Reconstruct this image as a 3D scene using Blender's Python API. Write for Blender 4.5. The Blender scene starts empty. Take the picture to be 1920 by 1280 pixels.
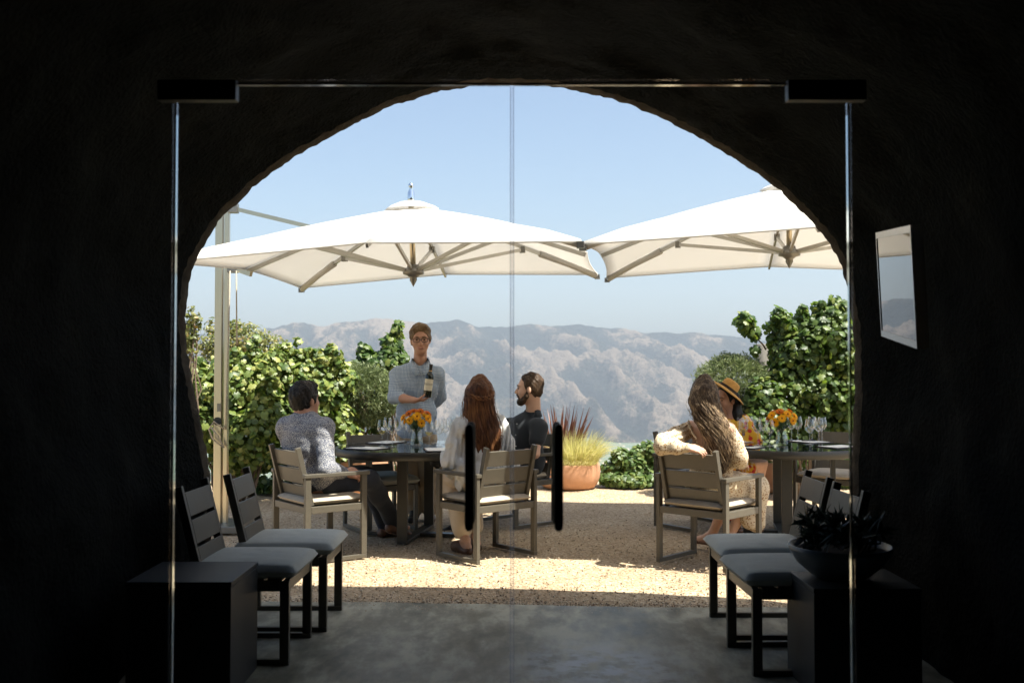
import bpy, math, random
import numpy as np
from mathutils import Vector, Matrix, noise

S = bpy.context.scene
COL = S.collection
random.seed(7)
RNG = np.random.default_rng(7)
R = math.radians

# ------------------------------------------------------------------ camera
PITCH = 1.503
EYE = 1.42
FPX = 1866.7                      # focal length in photo pixels
cd = bpy.data.cameras.new("camera")
cam = bpy.data.objects.new("camera", cd)
COL.objects.link(cam)
cam.location = (0, 0, EYE)
cam.rotation_euler = (R(90 + PITCH), 0, 0)
cd.sensor_width = 36
cd.lens = 35
cd.clip_start = 0.05
cd.clip_end = 40000
cd.dof.use_dof = True
cd.dof.focus_distance = 8.6
cd.dof.aperture_fstop = 4.0
S.camera = cam

# ------------------------------------------------------------------ world, sun, exposure
SUN_EL, SUN_AZ = 62.7, 121.5      # the sun stands high to the right, a little behind the camera
w = bpy.data.worlds.new("World")
S.world = w
w.use_nodes = True
nt = w.node_tree
bg = nt.nodes["Background"]
sky = nt.nodes.new("ShaderNodeTexSky")
sky.sky_type = 'NISHITA'
sky.sun_disc = False
sky.sun_elevation = R(SUN_EL)
sky.sun_rotation = R(SUN_AZ)
sky.altitude = 300
sky.air_density = 1.0
sky.dust_density = 3.2
sky.ozone_density = 1.0
nt.links.new(sky.outputs[0], bg.inputs[0])
bg.inputs[1].default_value = 0.077
sl = bpy.data.lights.new("sun", 'SUN')
sl.energy = 4.9
sl.angle = R(0.53)
sl.color = (1.0, 0.93, 0.83)
sun = bpy.data.objects.new("sun", sl)
COL.objects.link(sun)
sdir = Vector((math.sin(R(SUN_AZ)) * math.cos(R(SUN_EL)), math.cos(R(SUN_AZ)) * math.cos(R(SUN_EL)), math.sin(R(SUN_EL))))
sun.rotation_euler = sdir.to_track_quat('Z', 'Y').to_euler()
sun.location = sdir * 30
vs = S.view_settings
vs.view_transform = 'Standard'
vs.look = 'None'
vs.exposure = 1.57
vs.gamma = 1
vs.use_curve_mapping = False
S.cycles.use_denoising = True
S.cycles.max_bounces = 8
S.cycles.diffuse_bounces = 4
S.cycles.glossy_bounces = 4
S.cycles.transmission_bounces = 6
S.cycles.transparent_max_bounces = 40
S.cycles.volume_bounces = 0
S.cycles.caustics_reflective = False
S.cycles.caustics_refractive = False
S.cycles.sample_clamp_indirect = 4


# ------------------------------------------------------------------ helpers
def at(px, py, Y):
    """point at depth Y on the line of sight through a photo pixel (used to take measurements)"""
    a, b = (px - 960) / FPX, (640 - py) / FPX
    c, s = math.cos(R(PITCH)), math.sin(R(PITCH))
    y, z = c - b * s, s + b * c
    k = Y / y
    return Vector((a * k, Y, EYE + z * k))


def link(name, me, mat=None, parent=None, smooth=False):
    o = bpy.data.objects.new(name, me)
    COL.objects.link(o)
    if mat is not None:
        for m in (mat if isinstance(mat, (list, tuple)) else [mat]):
            me.materials.append(m)
    if parent is not None:
        o.parent = parent
    if smooth:
        me.polygons.foreach_set("use_smooth", [True] * len(me.polygons))
    return o


def npmesh(name, V, F, mat=None, parent=None, smooth=False):
    """V (n,3) array, F (m,k) array of equal-size faces"""
    V = np.ascontiguousarray(V, dtype=np.float32)
    F = np.ascontiguousarray(F, dtype=np.int32)
    me = bpy.data.meshes.new(name)
    k = F.shape[1]
    me.vertices.add(len(V))
    me.vertices.foreach_set("co", V.ravel())
    me.loops.add(F.size)
    me.loops.foreach_set("vertex_index", F.ravel())
    me.polygons.add(len(F))
    me.polygons.foreach_set("loop_start", np.arange(0, F.size, k, dtype=np.int32))
    me.polygons.foreach_set("loop_total", np.full(len(F), k, dtype=np.int32))
    me.update(calc_edges=True)
    me.validate()
    return link(name, me, mat, parent, smooth)


class MB:
    """collects shapes; build() links them as one mesh object"""
    def __init__(self):
        self.v, self.f, self.m, self.cur = [], [], [], 0

    def add(self, vs, fs):
        b = len(self.v)
        self.v += [tuple(p) for p in vs]
        self.f += [tuple(i + b for i in q) for q in fs]
        self.m += [self.cur] * len(fs)

    def box(self, c, s, rot=None):
        c = Vector(c)
        h = Vector(s) / 2
        P = []
        for x in (-1, 1):
            for y in (-1, 1):
                for z in (-1, 1):
                    d = Vector((x * h.x, y * h.y, z * h.z))
                    P.append(c + (rot @ d if rot else d))
        self.add(P, [(0, 1, 3, 2), (4, 6, 7, 5), (0, 4, 5, 1), (2, 3, 7, 6), (0, 2, 6, 4), (1, 5, 7, 3)])
        return self

    def bar(self, p, q, wd, ht, up=(0, 0, 1)):
        p, q = Vector(p), Vector(q)
        d = (q - p)
        L = d.length
        d.normalize()
        u = Vector(up)
        sd = d.cross(u)
        if sd.length < 1e-5:
            sd = d.cross(Vector((1, 0, 0)))
        sd.normalize()
        u = sd.cross(d)
        rot = Matrix((sd, d, u)).transposed()
        return self.box((p + q) / 2, (wd, L, ht), rot)

    def tube(self, pts, rad, n=10, cap=True, flat=1.0):
        pts = [Vector(p) for p in pts]
        if not isinstance(rad, (list, tuple)):
            rad = [rad] * len(pts)
        rings = []
        prev = None
        for i, p in enumerate(pts):
            t = (pts[min(i + 1, len(pts) - 1)] - pts[max(i - 1, 0)])
            t = t.normalized() if t.length > 1e-9 else Vector((0, 0, 1))
            if prev is None:
                a = Vector((0, 0, 1)) if abs(t.z) < .9 else Vector((1, 0, 0))
                s_ = t.cross(a).normalized()
            else:
                s_ = (prev - t * prev.dot(t))
                s_ = s_.normalized() if s_.length > 1e-6 else t.orthogonal().normalized()
            prev = s_
            b_ = t.cross(s_)
            rings.append([p + (s_ * math.cos(2 * math.pi * k / n) + b_ * flat * math.sin(2 * math.pi * k / n)) * rad[i] for k in range(n)])
        V = [q for r_ in rings for q in r_]
        Fc = []
        for i in range(len(rings) - 1):
            for k in range(n):
                a, b = i * n + k, i * n + (k + 1) % n
                Fc.append((a, b, b + n, a + n))
        if cap:
            Fc.append(tuple(range(n))[::-1])
            Fc.append(tuple(range((len(rings) - 1) * n, len(rings) * n)))
        self.add(V, Fc)
        return self

    def lathe(self, prof, n=24, c=(0, 0, 0), closed=False):
        c = Vector(c)
        V, Fc = [], []
        for r_, z in prof:
            for k in range(n):
                a = 2 * math.pi * k / n
                V.append(c + Vector((r_ * math.cos(a), r_ * math.sin(a), z)))
        m = len(prof)
        for i in range(m - 1 + (1 if closed else 0)):
            j = (i + 1) % m
            for k in range(n):
                k2 = (k + 1) % n
                Fc.append((i * n + k, i * n + k2, j * n + k2, j * n + k))
        self.add(V, Fc)
        return self

    def build(self, name, mat=None, parent=None, smooth=False, bevel=0, seg=2):
        me = bpy.data.meshes.new(name)
        me.from_pydata(self.v, [], self.f)
        me.polygons.foreach_set("material_index", self.m)
        me.update()
        o = link(name, me, mat, parent, smooth)
        if bevel:
            md = o.modifiers.new("bevel", 'BEVEL')
            md.width = bevel
            md.segments = seg
            md.limit_method = 'ANGLE'
            md.harden_normals = False
        return o


def tag(o, label=None, cat=None, group=None, kind=None):
    if label: o["label"] = label
    if cat: o["category"] = cat
    if group: o["group"] = group
    if kind: o["kind"] = kind
    return o


def thing(name, label, cat, loc=(0, 0, 0), rotz=0.0, group=None):
    o = bpy.data.objects.new(name, None)
    o.empty_display_size = .1
    COL.objects.link(o)
    o.location = loc
    o.rotation_euler = (0, 0, rotz)
    return tag(o, label, cat, group)


def dup(root, loc, rotz, label, group=None):
    def cp(o, par):
        c = o.copy()
        COL.objects.link(c)
        c.parent = par
        for ch in list(o.children):
            cp(ch, c)
        return c
    r_ = root.copy()
    COL.objects.link(r_)
    r_.location = loc
    r_.rotation_euler = (0, 0, rotz)
    for ch in list(root.children):
        cp(ch, r_)
    return tag(r_, label, None, group)


def face_rot(fx, fy):
    """z rotation turning local +y to (fx, fy)"""
    return math.atan2(-fx, fy)


# ------------------------------------------------------------------ materials
def newmat(name):
    m = bpy.data.materials.new(name)
    m.use_nodes = True
    t = m.node_tree
    return m, t, t.nodes, t.links, t.nodes["Principled BSDF"]


def ramp(t, fac, stops):
    r_ = t.nodes.new("ShaderNodeValToRGB")
    e = r_.color_ramp.elements
    while len(e) < len(stops):
        e.new(.5)
    for i, (p, c) in enumerate(stops):
        e[i].position = p
        e[i].color = (*c, 1)
    t.links.new(fac, r_.inputs[0])
    return r_.outputs[0]


def ntex(t, scale, detail=4, rough=.55, coord="Object", vec=None, scl=None):
    n = t.nodes.new("ShaderNodeTexNoise")
    n.inputs["Scale"].default_value = scale
    n.inputs["Detail"].default_value = detail
    n.inputs["Roughness"].default_value = rough
    if vec is None:
        tc = t.nodes.new("ShaderNodeTexCoord")
        vec = tc.outputs[coord]
    if scl:
        mp = t.nodes.new("ShaderNodeMapping")
        mp.inputs["Scale"].default_value = scl
        t.links.new(vec, mp.inputs[0])
        vec = mp.outputs[0]
    t.links.new(vec, n.inputs["Vector"])
    return n.outputs["Fac"]


def bump(t, h, strength, dist, normal=None):
    b = t.nodes.new("ShaderNodeBump")
    b.inputs["Strength"].default_value = strength
    b.inputs["Distance"].default_value = dist
    t.links.new(h, b.inputs["Height"])
    if normal is not None:
        t.links.new(normal, b.inputs["Normal"])
    return b.outputs[0]


def simple(name, c, rough=.5, metal=0.0, var=.12, nscale=12, bscale=0, bstr=.3, bdist=.002, coat=0, sheen=0, scl=None, spec=None):
    m, t, n, l, p = newmat(name)
    f = ntex(t, nscale, 4, scl=scl)
    lo = tuple(x * (1 - var) for x in c)
    hi = tuple(min(1, x * (1 + var)) for x in c)
    l.new(ramp(t, f, [(.3, lo), (.7, hi)]), p.inputs["Base Color"])
    p.inputs["Roughness"].default_value = rough
    p.inputs["Metallic"].default_value = metal
    if coat: p.inputs["Coat Weight"].default_value = coat
    if sheen: p.inputs["Sheen Weight"].default_value = sheen
    if spec is not None: p.inputs["Specular IOR Level"].default_value = spec
    if bscale:
        l.new(bump(t, ntex(t, bscale, 5), bstr, bdist), p.inputs["Normal"])
    return m


def fabric(name, c, var=.1, weave=700, fold=9, foldd=.012, rough=.9):
    m, t, n, l, p = newmat(name)
    f = ntex(t, 6, 4)
    l.new(ramp(t, f, [(.3, tuple(x * (1 - var) for x in c)), (.7, tuple(min(1, x * (1 + var)) for x in c))]), p.inputs["Base Color"])
    p.inputs["Roughness"].default_value = rough
    p.inputs["Sheen Weight"].default_value = .15
    b1 = bump(t, ntex(t, fold, 2, .4), .6, foldd)
    l.new(bump(t, ntex(t, weave, 2), .25, .001, b1), p.inputs["Normal"])
    return m


def leafmat(name, stops, trans=.35, rough=.45):
    m, t, n, l, p = newmat(name)
    g = n.new("ShaderNodeNewGeometry")
    f = ntex(t, 1.6, 3)
    mx = n.new("ShaderNodeMath")
    mx.operation = 'MULTIPLY_ADD'
    mx.inputs[1].default_value = .45
    l.new(f, mx.inputs[0])
    m2 = n.new("ShaderNodeMath")
    m2.operation = 'MULTIPLY'
    m2.inputs[1].default_value = .6
    l.new(g.outputs["Random Per Island"], m2.inputs[0])
    l.new(m2.outputs[0], mx.inputs[2])
    c = ramp(t, mx.outputs[0], stops)
    l.new(c, p.inputs["Base Color"])
    p.inputs["Roughness"].default_value = rough
    tr = n.new("ShaderNodeBsdfTranslucent")
    hs = n.new("ShaderNodeHueSaturation")
    hs.inputs["Saturation"].default_value = 1.15
    hs.inputs["Value"].default_value = 1.7
    l.new(c, hs.inputs["Color"])
    l.new(hs.outputs[0], tr.inputs[0])
    mix = n.new("ShaderNodeMixShader")
    mix.inputs[0].default_value = trans
    l.new(p.outputs[0], mix.inputs[1])
    l.new(tr.outputs[0], mix.inputs[2])
    l.new(mix.outputs[0], n["Material Output"].inputs[0])
    return m


def thin_glass(name, tint=(.96, .98, .97), refl=.06, edge=.7, blend=.25):
    m, t, n, l, p = newmat(name)
    n.remove(p)
    lw = n.new("ShaderNodeLayerWeight")
    lw.inputs[0].default_value = blend
    mr = n.new("ShaderNodeMapRange")
    mr.inputs["To Min"].default_value = refl
    mr.inputs["To Max"].default_value = edge
    l.new(lw.outputs["Fresnel"] if edge < .5 else lw.outputs["Facing"], mr.inputs[0])
    tb = n.new("ShaderNodeBsdfTransparent")
    tb.inputs[0].default_value = (*tint, 1)
    gb = n.new("ShaderNodeBsdfGlossy")
    gb.inputs["Roughness"].default_value = .02
    mix = n.new("ShaderNodeMixShader")
    l.new(mr.outputs[0], mix.inputs[0])
    l.new(tb.outputs[0], mix.inputs[1])
    l.new(gb.outputs[0], mix.inputs[2])
    l.new(mix.outputs[0], n["Material Output"].inputs[0])
    return m


M = {}
M["metal"] = simple("taupe_powder_coat", (.092, .081, .062), .42, 0, .06, 30, 900, .08, .0005)
M["dark_metal"] = simple("dark_bronze_powder_coat", (.04, .037, .03), .4, 0, .06, 30)
M["cush_beige"] = fabric("beige_cushion_cloth", (.43, .365, .28))
M["cush_grey"] = fabric("grey_cushion_cloth", (.47, .47, .41))
M["alu"] = simple("brushed_aluminium", (.6, .53, .4), .28, 1.0, .06, 6, 0, scl=(1, 1, .1))
M["rib_grey"] = simple("grey_anodised_rib", (.45, .43, .39), .35, .7, .06)
M["chrome"] = simple("chrome", (.8, .82, .85), .08, 1.0, .02)
M["bracket"] = simple("grey_cast_metal", (.22, .21, .19), .4, .8, .1)
M["rope"] = simple("tan_rope", (.42, .36, .27), .9, 0, .2, 60)
M["black"] = simple("black_powder_coat", (.012, .014, .015), .38, 0, .1)
M["blackbox"] = simple("black_painted_wood", (.032, .034, .035), .5, 0, .12, 4, 120, .15, .002, spec=.3)
M["mirror_edge"] = simple("polished_glass_edge", (.5, .62, .66), .08, 1.0, .04)
M["top_edge"] = simple("dull_glass_edge", (.5, .52, .5), .12, 1.0, .04)
M["pane"] = thin_glass("door_glass", (.965, .985, .98), .012, .35)
M["wineglass"] = thin_glass("wine_glass_crystal", (.98, .985, .98), .05, .8, .3)
M["vaseglass"] = thin_glass("vase_glass", (.93, .96, .94), .06, .8)
M["wine"] = thin_glass("white_wine", (.93, .85, .5), .05, .5)
M["terracotta"] = simple("terracotta", (.56, .3, .175), .85, 0, .16, 7, 160, .3, .002)
M["soil"] = simple("potting_soil", (.06, .04, .028), .95, 0, .3, 40, 60, .8, .01)
M["bark"] = simple("brown_bark", (.16, .115, .08), .9, 0, .3, 25, 50, .8, .01, scl=(1, 1, .25))
M["postwood"] = simple("weathered_grey_wood", (.16, .145, .125), .85, 0, .3, 14, 40, .5, .006, scl=(1, 1, .08))
M["paper"] = simple("white_paper", (.82, .82, .8), .6, 0, .02)
M["board"] = simple("dark_leather_board", (.05, .03, .028), .5, 0, .1)
M["pen"] = simple("dark_blue_pen", (.015, .018, .04), .3, 0, .1)
M["bowl"] = simple("blue_grey_glazed_bowl", (.11, .14, .17), .35, 0, .15, 5)
M["vine"] = leafmat("grape_leaf", [(.08, (.03, .055, .014)), (.36, (.075, .125, .026)), (.65, (.18, .23, .05)), (.92, (.42, .4, .13))], .3)
M["vine_dark"] = leafmat("deep_green_grape_leaf", [(.08, (.02, .042, .012)), (.42, (.05, .095, .02)), (.74, (.12, .175, .035)), (.95, (.32, .31, .09))], .38)
M["toyon"] = leafmat("olive_green_shrub_leaf", [(.1, (.05, .07, .018)), (.45, (.12, .14, .035)), (.75, (.21, .2, .06)), (.97, (.32, .12, .04))], .3)
M["olive"] = leafmat("silvery_olive_leaf", [(.1, (.05, .075, .032)), (.5, (.12, .155, .065)), (.95, (.27, .3, .15))], .25)
M["low"] = leafmat("low_vine_leaf", [(.1, (.035, .07, .018)), (.5, (.09, .15, .04)), (.95, (.26, .3, .1))], .35)
M["phormium"] = leafmat("bronze_flax_leaf", [(.1, (.05, .022, .018)), (.5, (.15, .06, .04)), (.95, (.33, .16, .09))], .3)
M["blond"] = leafmat("blond_feather_grass", [(.1, (.3, .3, .09)), (.5, (.5, .47, .2)), (.95, (.66, .6, .36))], .4)
M["succ"] = leafmat("dark_succulent_leaf", [(.1, (.012, .022, .016)), (.6, (.025, .04, .028)), (.95, (.045, .06, .04))], .1)
M["stem"] = leafmat("green_flower_stem", [(.1, (.03, .07, .02)), (.9, (.09, .15, .05))], .3)
M["fl_yellow"] = leafmat("yellow_petal", [(.1, (.75, .36, .008)), (.6, (.85, .5, .015)), (.95, (.88, .58, .04))], .3, .6)
M["fl_orange"] = leafmat("orange_petal", [(.1, (.5, .12, .008)), (.6, (.68, .2, .012)), (.95, (.8, .34, .02))], .3, .6)
M["fl_core"] = simple("dark_flower_core", (.12, .05, .01), .9)
M["skin_a"] = simple("tanned_skin", (.46, .235, .15), .5, 0, .08, 20)
M["skin_b"] = simple("fair_skin", (.62, .37, .26), .5, 0, .06, 20)
M["eye"] = simple("dark_eye", (.03, .025, .02), .2, 0, .1)
M["lip"] = simple("lip_skin", (.35, .13, .1), .45, 0, .1)
M["shoe_brown"] = simple("brown_leather", (.12, .055, .028), .45, 0, .2)
M["shoe_black"] = simple("black_leather", (.012, .012, .013), .4, 0, .1)
M["jeans"] = fabric("dark_navy_denim", (.012, .017, .03))
M["khaki"] = fabric("khaki_cotton", (.36, .27, .17))
M["beige"] = fabric("beige_linen", (.66, .54, .4))
M["polo"] = fabric("black_navy_cotton", (.013, .018, .025))
M["blouse"] = fabric("white_cotton_voile", (.58, .58, .57), .05, 400, 22, .03)
M["straw"] = simple("tan_felt_straw", (.5, .27, .07), .8, 0, .1, 60, 300, .4, .002)
M["band"] = simple("dark_hat_band", (.03, .02, .015), .8)
M["hat_seat"] = M["cush_grey"]


def hairmat(name, dark, mid, light, lightpos=.75):
    m, t, n, l, p = newmat(name)
    f = ntex(t, 1, 3, .6, scl=(110, 110, 9))
    f2 = ntex(t, 7, 2)
    a = n.new("ShaderNodeMath")
    a.operation = 'MULTIPLY_ADD'
    a.inputs[1].default_value = .5
    l.new(f2, a.inputs[0])
    b = n.new("ShaderNodeMath")
    b.operation = 'MULTIPLY'
    b.inputs[1].default_value = .5
    l.new(f, b.inputs[0])
    l.new(b.outputs[0], a.inputs[2])
    gi = n.new("ShaderNodeNewGeometry")
    r1 = n.new("ShaderNodeMath")
    r1.operation = 'MULTIPLY_ADD'
    r1.inputs[1].default_value = .16
    l.new(gi.outputs["Random Per Island"], r1.inputs[0])
    r2 = n.new("ShaderNodeMath")
    r2.operation = 'SUBTRACT'
    r2.inputs[1].default_value = .07
    l.new(a.outputs[0], r2.inputs[0])
    l.new(r2.outputs[0], r1.inputs[2])
    a = r1
    l.new(ramp(t, a.outputs[0], [(.36, dark), (.5, mid), (lightpos, light)]), p.inputs["Base Color"])
    p.inputs["Roughness"].default_value = .5
    p.inputs["Specular IOR Level"].default_value = .22
    l.new(bump(t, f, .7, .006), p.inputs["Normal"])
    return m


M["hair_dark"] = hairmat("near_black_hair", (.006, .005, .005), (.012, .01, .009), (.03, .024, .02))
M["hair_brown"] = hairmat("brown_hair", (.02, .012, .008), (.045, .027, .016), (.1, .06, .035))
M["hair_sandy"] = hairmat("sandy_hair", (.06, .038, .02), (.13, .08, .042), (.24, .16, .09))
M["hair_auburn"] = hairmat("auburn_hair", (.05, .018, .008), (.13, .05, .02), (.34, .16, .06))
M["hair_wavy"] = hairmat("brown_blond_hair_sunlit_streaks", (.035, .022, .014), (.13, .085, .05), (.42, .3, .18), .6)  # brown-blond hair; the lightest streaks put sunlit brightness into the colour


def checked():
    m, t, n, l, p = newmat("blue_gingham_cotton")
    tc = n.new("ShaderNodeTexCoord")
    sx = n.new("ShaderNodeSeparateXYZ")
    nz = n.new("ShaderNodeTexNoise")
    nz.inputs["Scale"].default_value = 5
    l.new(tc.outputs["Object"], nz.inputs["Vector"])
    mxv = n.new("ShaderNodeVectorMath")
    mxv.operation = 'MULTIPLY_ADD'
    mxv.inputs[1].default_value = (.05, .05, .05)
    l.new(nz.outputs["Color"], mxv.inputs[0])
    l.new(tc.outputs["Object"], mxv.inputs[2])
    l.new(mxv.outputs[0], sx.inputs[0])
    outs = []
    for k, ph in ((0, 0), (2, .3)):
        a = n.new("ShaderNodeMath"); a.operation = 'MULTIPLY'; a.inputs[1].default_value = 2 * math.pi / .0125
        l.new(sx.outputs[k], a.inputs[0])
        s_ = n.new("ShaderNodeMath"); s_.operation = 'SINE'
        l.new(a.outputs[0], s_.inputs[0])
        g = n.new("ShaderNodeMapRange"); g.inputs[1].default_value = -.4; g.inputs[2].default_value = .4
        l.new(s_.outputs[0], g.inputs[0])
        outs.append(g.outputs[0])
    ad = n.new("ShaderNodeMath"); ad.operation = 'ADD'
    l.new(outs[0], ad.inputs[0]); l.new(outs[1], ad.inputs[1])
    hf = n.new("ShaderNodeMath"); hf.operation = 'MULTIPLY'; hf.inputs[1].default_value = .5
    l.new(ad.outputs[0], hf.inputs[0])
    l.new(ramp(t, hf.outputs[0], [(0, (.14, .2, .29)), (.5, (.29, .36, .46)), (1, (.56, .61, .67))]), p.inputs["Base Color"])
    p.inputs["Roughness"].default_value = .85
    l.new(bump(t, ntex(t, 9, 2, .4), .7, .014), p.inputs["Normal"])
    return m


M["gingham"] = checked()


def spotted(name, base, dots, scale, thr, fold=10):
    m, t, n, l, p = newmat(name)
    tc = n.new("ShaderNodeTexCoord")
    v = n.new("ShaderNodeTexVoronoi")
    v.inputs["Scale"].default_value = scale
    l.new(tc.outputs["Object"], v.inputs["Vector"])
    sp = n.new("ShaderNodeSeparateColor")
    l.new(v.outputs["Color"], sp.inputs[0])
    dc = ramp(t, sp.outputs[0], [(i / max(1, len(dots)), c) for i, c in enumerate(dots)])
    dc.node.color_ramp.interpolation = 'CONSTANT'
    mk = n.new("ShaderNodeMapRange")
    mk.inputs[1].default_value = thr
    mk.inputs[2].default_value = thr * .8
    l.new(v.outputs["Distance"], mk.inputs[0])
    mx = n.new("ShaderNodeMix")
    mx.data_type = 'RGBA'
    l.new(mk.outputs[0], mx.inputs[0])
    mx.inputs[6].default_value = (*base, 1)
    l.new(dc, mx.inputs[7])
    l.new(mx.outputs[2], p.inputs["Base Color"])
    p.inputs["Roughness"].default_value = .85
    l.new(bump(t, ntex(t, fold, 2, .4), .7, .014), p.inputs["Normal"])
    return m


M["floral_beige"] = spotted("cream_dress_with_small_brown_flowers", (.62, .51, .36), [(.24, .13, .06), (.28, .15, .07), (.4, .26, .12)], 64, .4)
M["floral_yellow"] = spotted("yellow_blouse_with_red_flowers", (.74, .4, .03), [(.5, .03, .02), (.65, .1, .03), (.12, .03, .04), (.75, .6, .5), (.5, .03, .02)], 24, .5)
M["flecked"] = spotted("navy_shirt_with_white_flecks", (.1, .11, .15), [(.5, .49, .47), (.34, .34, .36)], 165, .52)


# ------------------------------------------------------------------ implicit surfaces (for bodies, clothes, hair)
class Sdf:
    def __init__(self, h):
        self.h, self.p, self.disp, self.cuts, self.subs = h, [], None, [], []

    def cone(self, a, b, ra, rb=None, k=.02):
        self.p.append(('c', np.array(a, float), np.array(b, float), ra, ra if rb is None else rb, k))
        return self

    def chain(self, pts, rad, k=.02):
        for i in range(len(pts) - 1):
            self.cone(pts[i], pts[i + 1], rad[i], rad[i + 1], k)
        return self

    def ell(self, c, r_, rot=None, k=.02):
        self.p.append(('e', np.array(c, float), np.array(r_, float), np.array(rot, float) if rot is not None else np.eye(3), 0, k))
        return self

    def sub(self, a, b, ra, rb):
        self.subs.append((np.array(a, float), np.array(b, float), ra, rb))
        return self

    def cut(self, c, n_):
        n_ = np.array(n_, float)
        self.cuts.append((np.array(c, float), n_ / np.linalg.norm(n_)))
        return self

    def mesh(self, name, mat, parent=None):
        h = self.h
        lo, hi = np.full(3, 1e9), np.full(3, -1e9)
        bbs = []
        for q in self.p:
            if q[0] == 'c':
                rr = max(q[3], q[4])
                a, b = np.minimum(q[1], q[2]) - rr, np.maximum(q[1], q[2]) + rr
            else:
                e = np.sqrt(((q[3] * q[2][None, :]) ** 2).sum(1))
                a, b = q[1] - e, q[1] + e
            bbs.append((a, b))
            lo, hi = np.minimum(lo, a), np.maximum(hi, b)
        pad = .04
        lo, hi = lo - pad, hi + pad
        n = np.ceil((hi - lo) / h).astype(int) + 1
        X = [lo[i] + h * np.arange(n[i]) for i in range(3)]
        D = np.full(n, .12, dtype=np.float64)
        for q, (a, b) in zip(self.p, bbs):
            k = q[5]
            i0 = np.clip(((a - k - .035 - lo) / h).astype(int), 0, n - 1)
            i1 = np.clip(((b + k + .035 - lo) / h).astype(int) + 2, 1, n)
            P = np.stack(np.meshgrid(*[X[i][i0[i]:i1[i]] for i in range(3)], indexing='ij'), -1)
            if q[0] == 'c':
                ab = q[2] - q[1]
                L2 = max((ab ** 2).sum(), 1e-9)
                t = np.clip(((P - q[1]) @ ab) / L2, 0, 1)
                d = np.sqrt(((P - q[1] - t[..., None] * ab) ** 2).sum(-1)) - (q[3] + (q[4] - q[3]) * t)
            else:
                L = (P - q[1]) @ q[3]
                k0 = np.sqrt(((L / q[2]) ** 2).sum(-1))
                k1 = np.sqrt(((L / q[2] ** 2) ** 2).sum(-1)) + 1e-9
                d = k0 * (k0 - 1) / k1
            sl_ = tuple(slice(i0[i], i1[i]) for i in range(3))
            o = D[sl_]
            hh = np.maximum(k - np.abs(o - d), 0) / k
            D[sl_] = np.minimum(o, d) - hh * hh * k * .25
        if self.disp or self.cuts or self.subs:
            G = np.stack(np.meshgrid(*X, indexing='ij'), -1)
            if self.disp:
                D = D + self.disp(G) * (np.abs(D) < .06)
            for a, b, ra, rb in self.subs:
                ab = b - a
                t = np.clip(((G - a) @ ab) / (ab ** 2).sum(), 0, 1)
                D = np.maximum(D, (ra + (rb - ra) * t) - np.sqrt(((G - a - t[..., None] * ab) ** 2).sum(-1)))
            for c, nn in self.cuts:
                D = np.maximum(D, (G - c) @ nn)
        V, F = surface_nets(D, lo, h)
        return npmesh(name, V, F, mat, parent, True)


def surface_nets(D, lo, h):
    s = D < 0
    nx, ny, nz = D.shape
    cnt = np.zeros((nx - 1, ny - 1, nz - 1), dtype=np.int32)
    acc = np.zeros((nx - 1, ny - 1, nz - 1, 3))
    corners = [(i, j, k) for i in (0, 1) for j in (0, 1) for k in (0, 1)]
    def sub(A, c):
        return A[c[0]:nx - 1 + c[0], c[1]:ny - 1 + c[1], c[2]:nz - 1 + c[2]]
    for a in corners:
        for ax in range(3):
            if a[ax]:
                continue
            b = list(a)
            b[ax] = 1
            da, db = sub(D, a), sub(D, b)
            cr = sub(s, a) != sub(s, b)
            t = np.where(cr, da / np.where(cr, da - db, 1), 0)
            cnt += cr
            for i in range(3):
                acc[..., i] += cr * (a[i] + (t if i == ax else 0))
    ok = cnt > 0
    idx = np.full(ok.shape, -1, dtype=np.int32)
    idx[ok] = np.arange(ok.sum())
    I = np.argwhere(ok)
    V = lo + h * (I + acc[ok] / cnt[ok][:, None])
    F = []
    for ax in range(3):
        u, v = (ax + 1) % 3, (ax + 2) % 3
        sa = [slice(None)] * 3
        sb = [slice(None)] * 3
        sa[ax], sb[ax] = slice(0, -1), slice(1, None)
        A, B = s[tuple(sa)], s[tuple(sb)]
        E = np.argwhere(A != B)
        dim = np.array(ok.shape)
        m = (E[:, u] > 0) & (E[:, v] > 0) & (E[:, u] < dim[u]) & (E[:, v] < dim[v]) & (E[:, ax] < dim[ax])
        E = E[m]
        ins = A[tuple(E.T)]
        q = []
        for du, dv in ((1, 1), (0, 1), (0, 0), (1, 0)):
            e = E.copy()
            e[:, u] -= du
            e[:, v] -= dv
            q.append(idx[tuple(e.T)])
        q = np.stack(q, 1)
        q[~ins] = q[~ins][:, ::-1]
        F.append(q)
    F = np.concatenate(F)
    return V, F[(F >= 0).all(1)]


def folds(seed, amp, freq, stretch=(1, 1, 1)):
    r_ = np.random.default_rng(seed)
    ks = r_.normal(size=(7, 3))
    ks = ks / np.linalg.norm(ks, axis=1)[:, None] * freq * r_.uniform(.6, 1.5, (7, 1)) * np.array(stretch)
    ph = r_.uniform(0, 6.28, 7)
    def f(G):
        o = 0
        for k_, p_ in zip(ks, ph):
            o = o + np.sin(G @ k_ + p_)
        return o * amp / 3.0
    return f


def frame(fwd, up=(0, 0, 1)):
    f = np.array(fwd, float)
    f /= np.linalg.norm(f)
    u = np.array(up, float)
    x = np.cross(f, u)
    x /= np.linalg.norm(x)
    u = np.cross(x, f)
    return np.stack([x, f, u], 1)        # columns: right, forward, up


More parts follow.
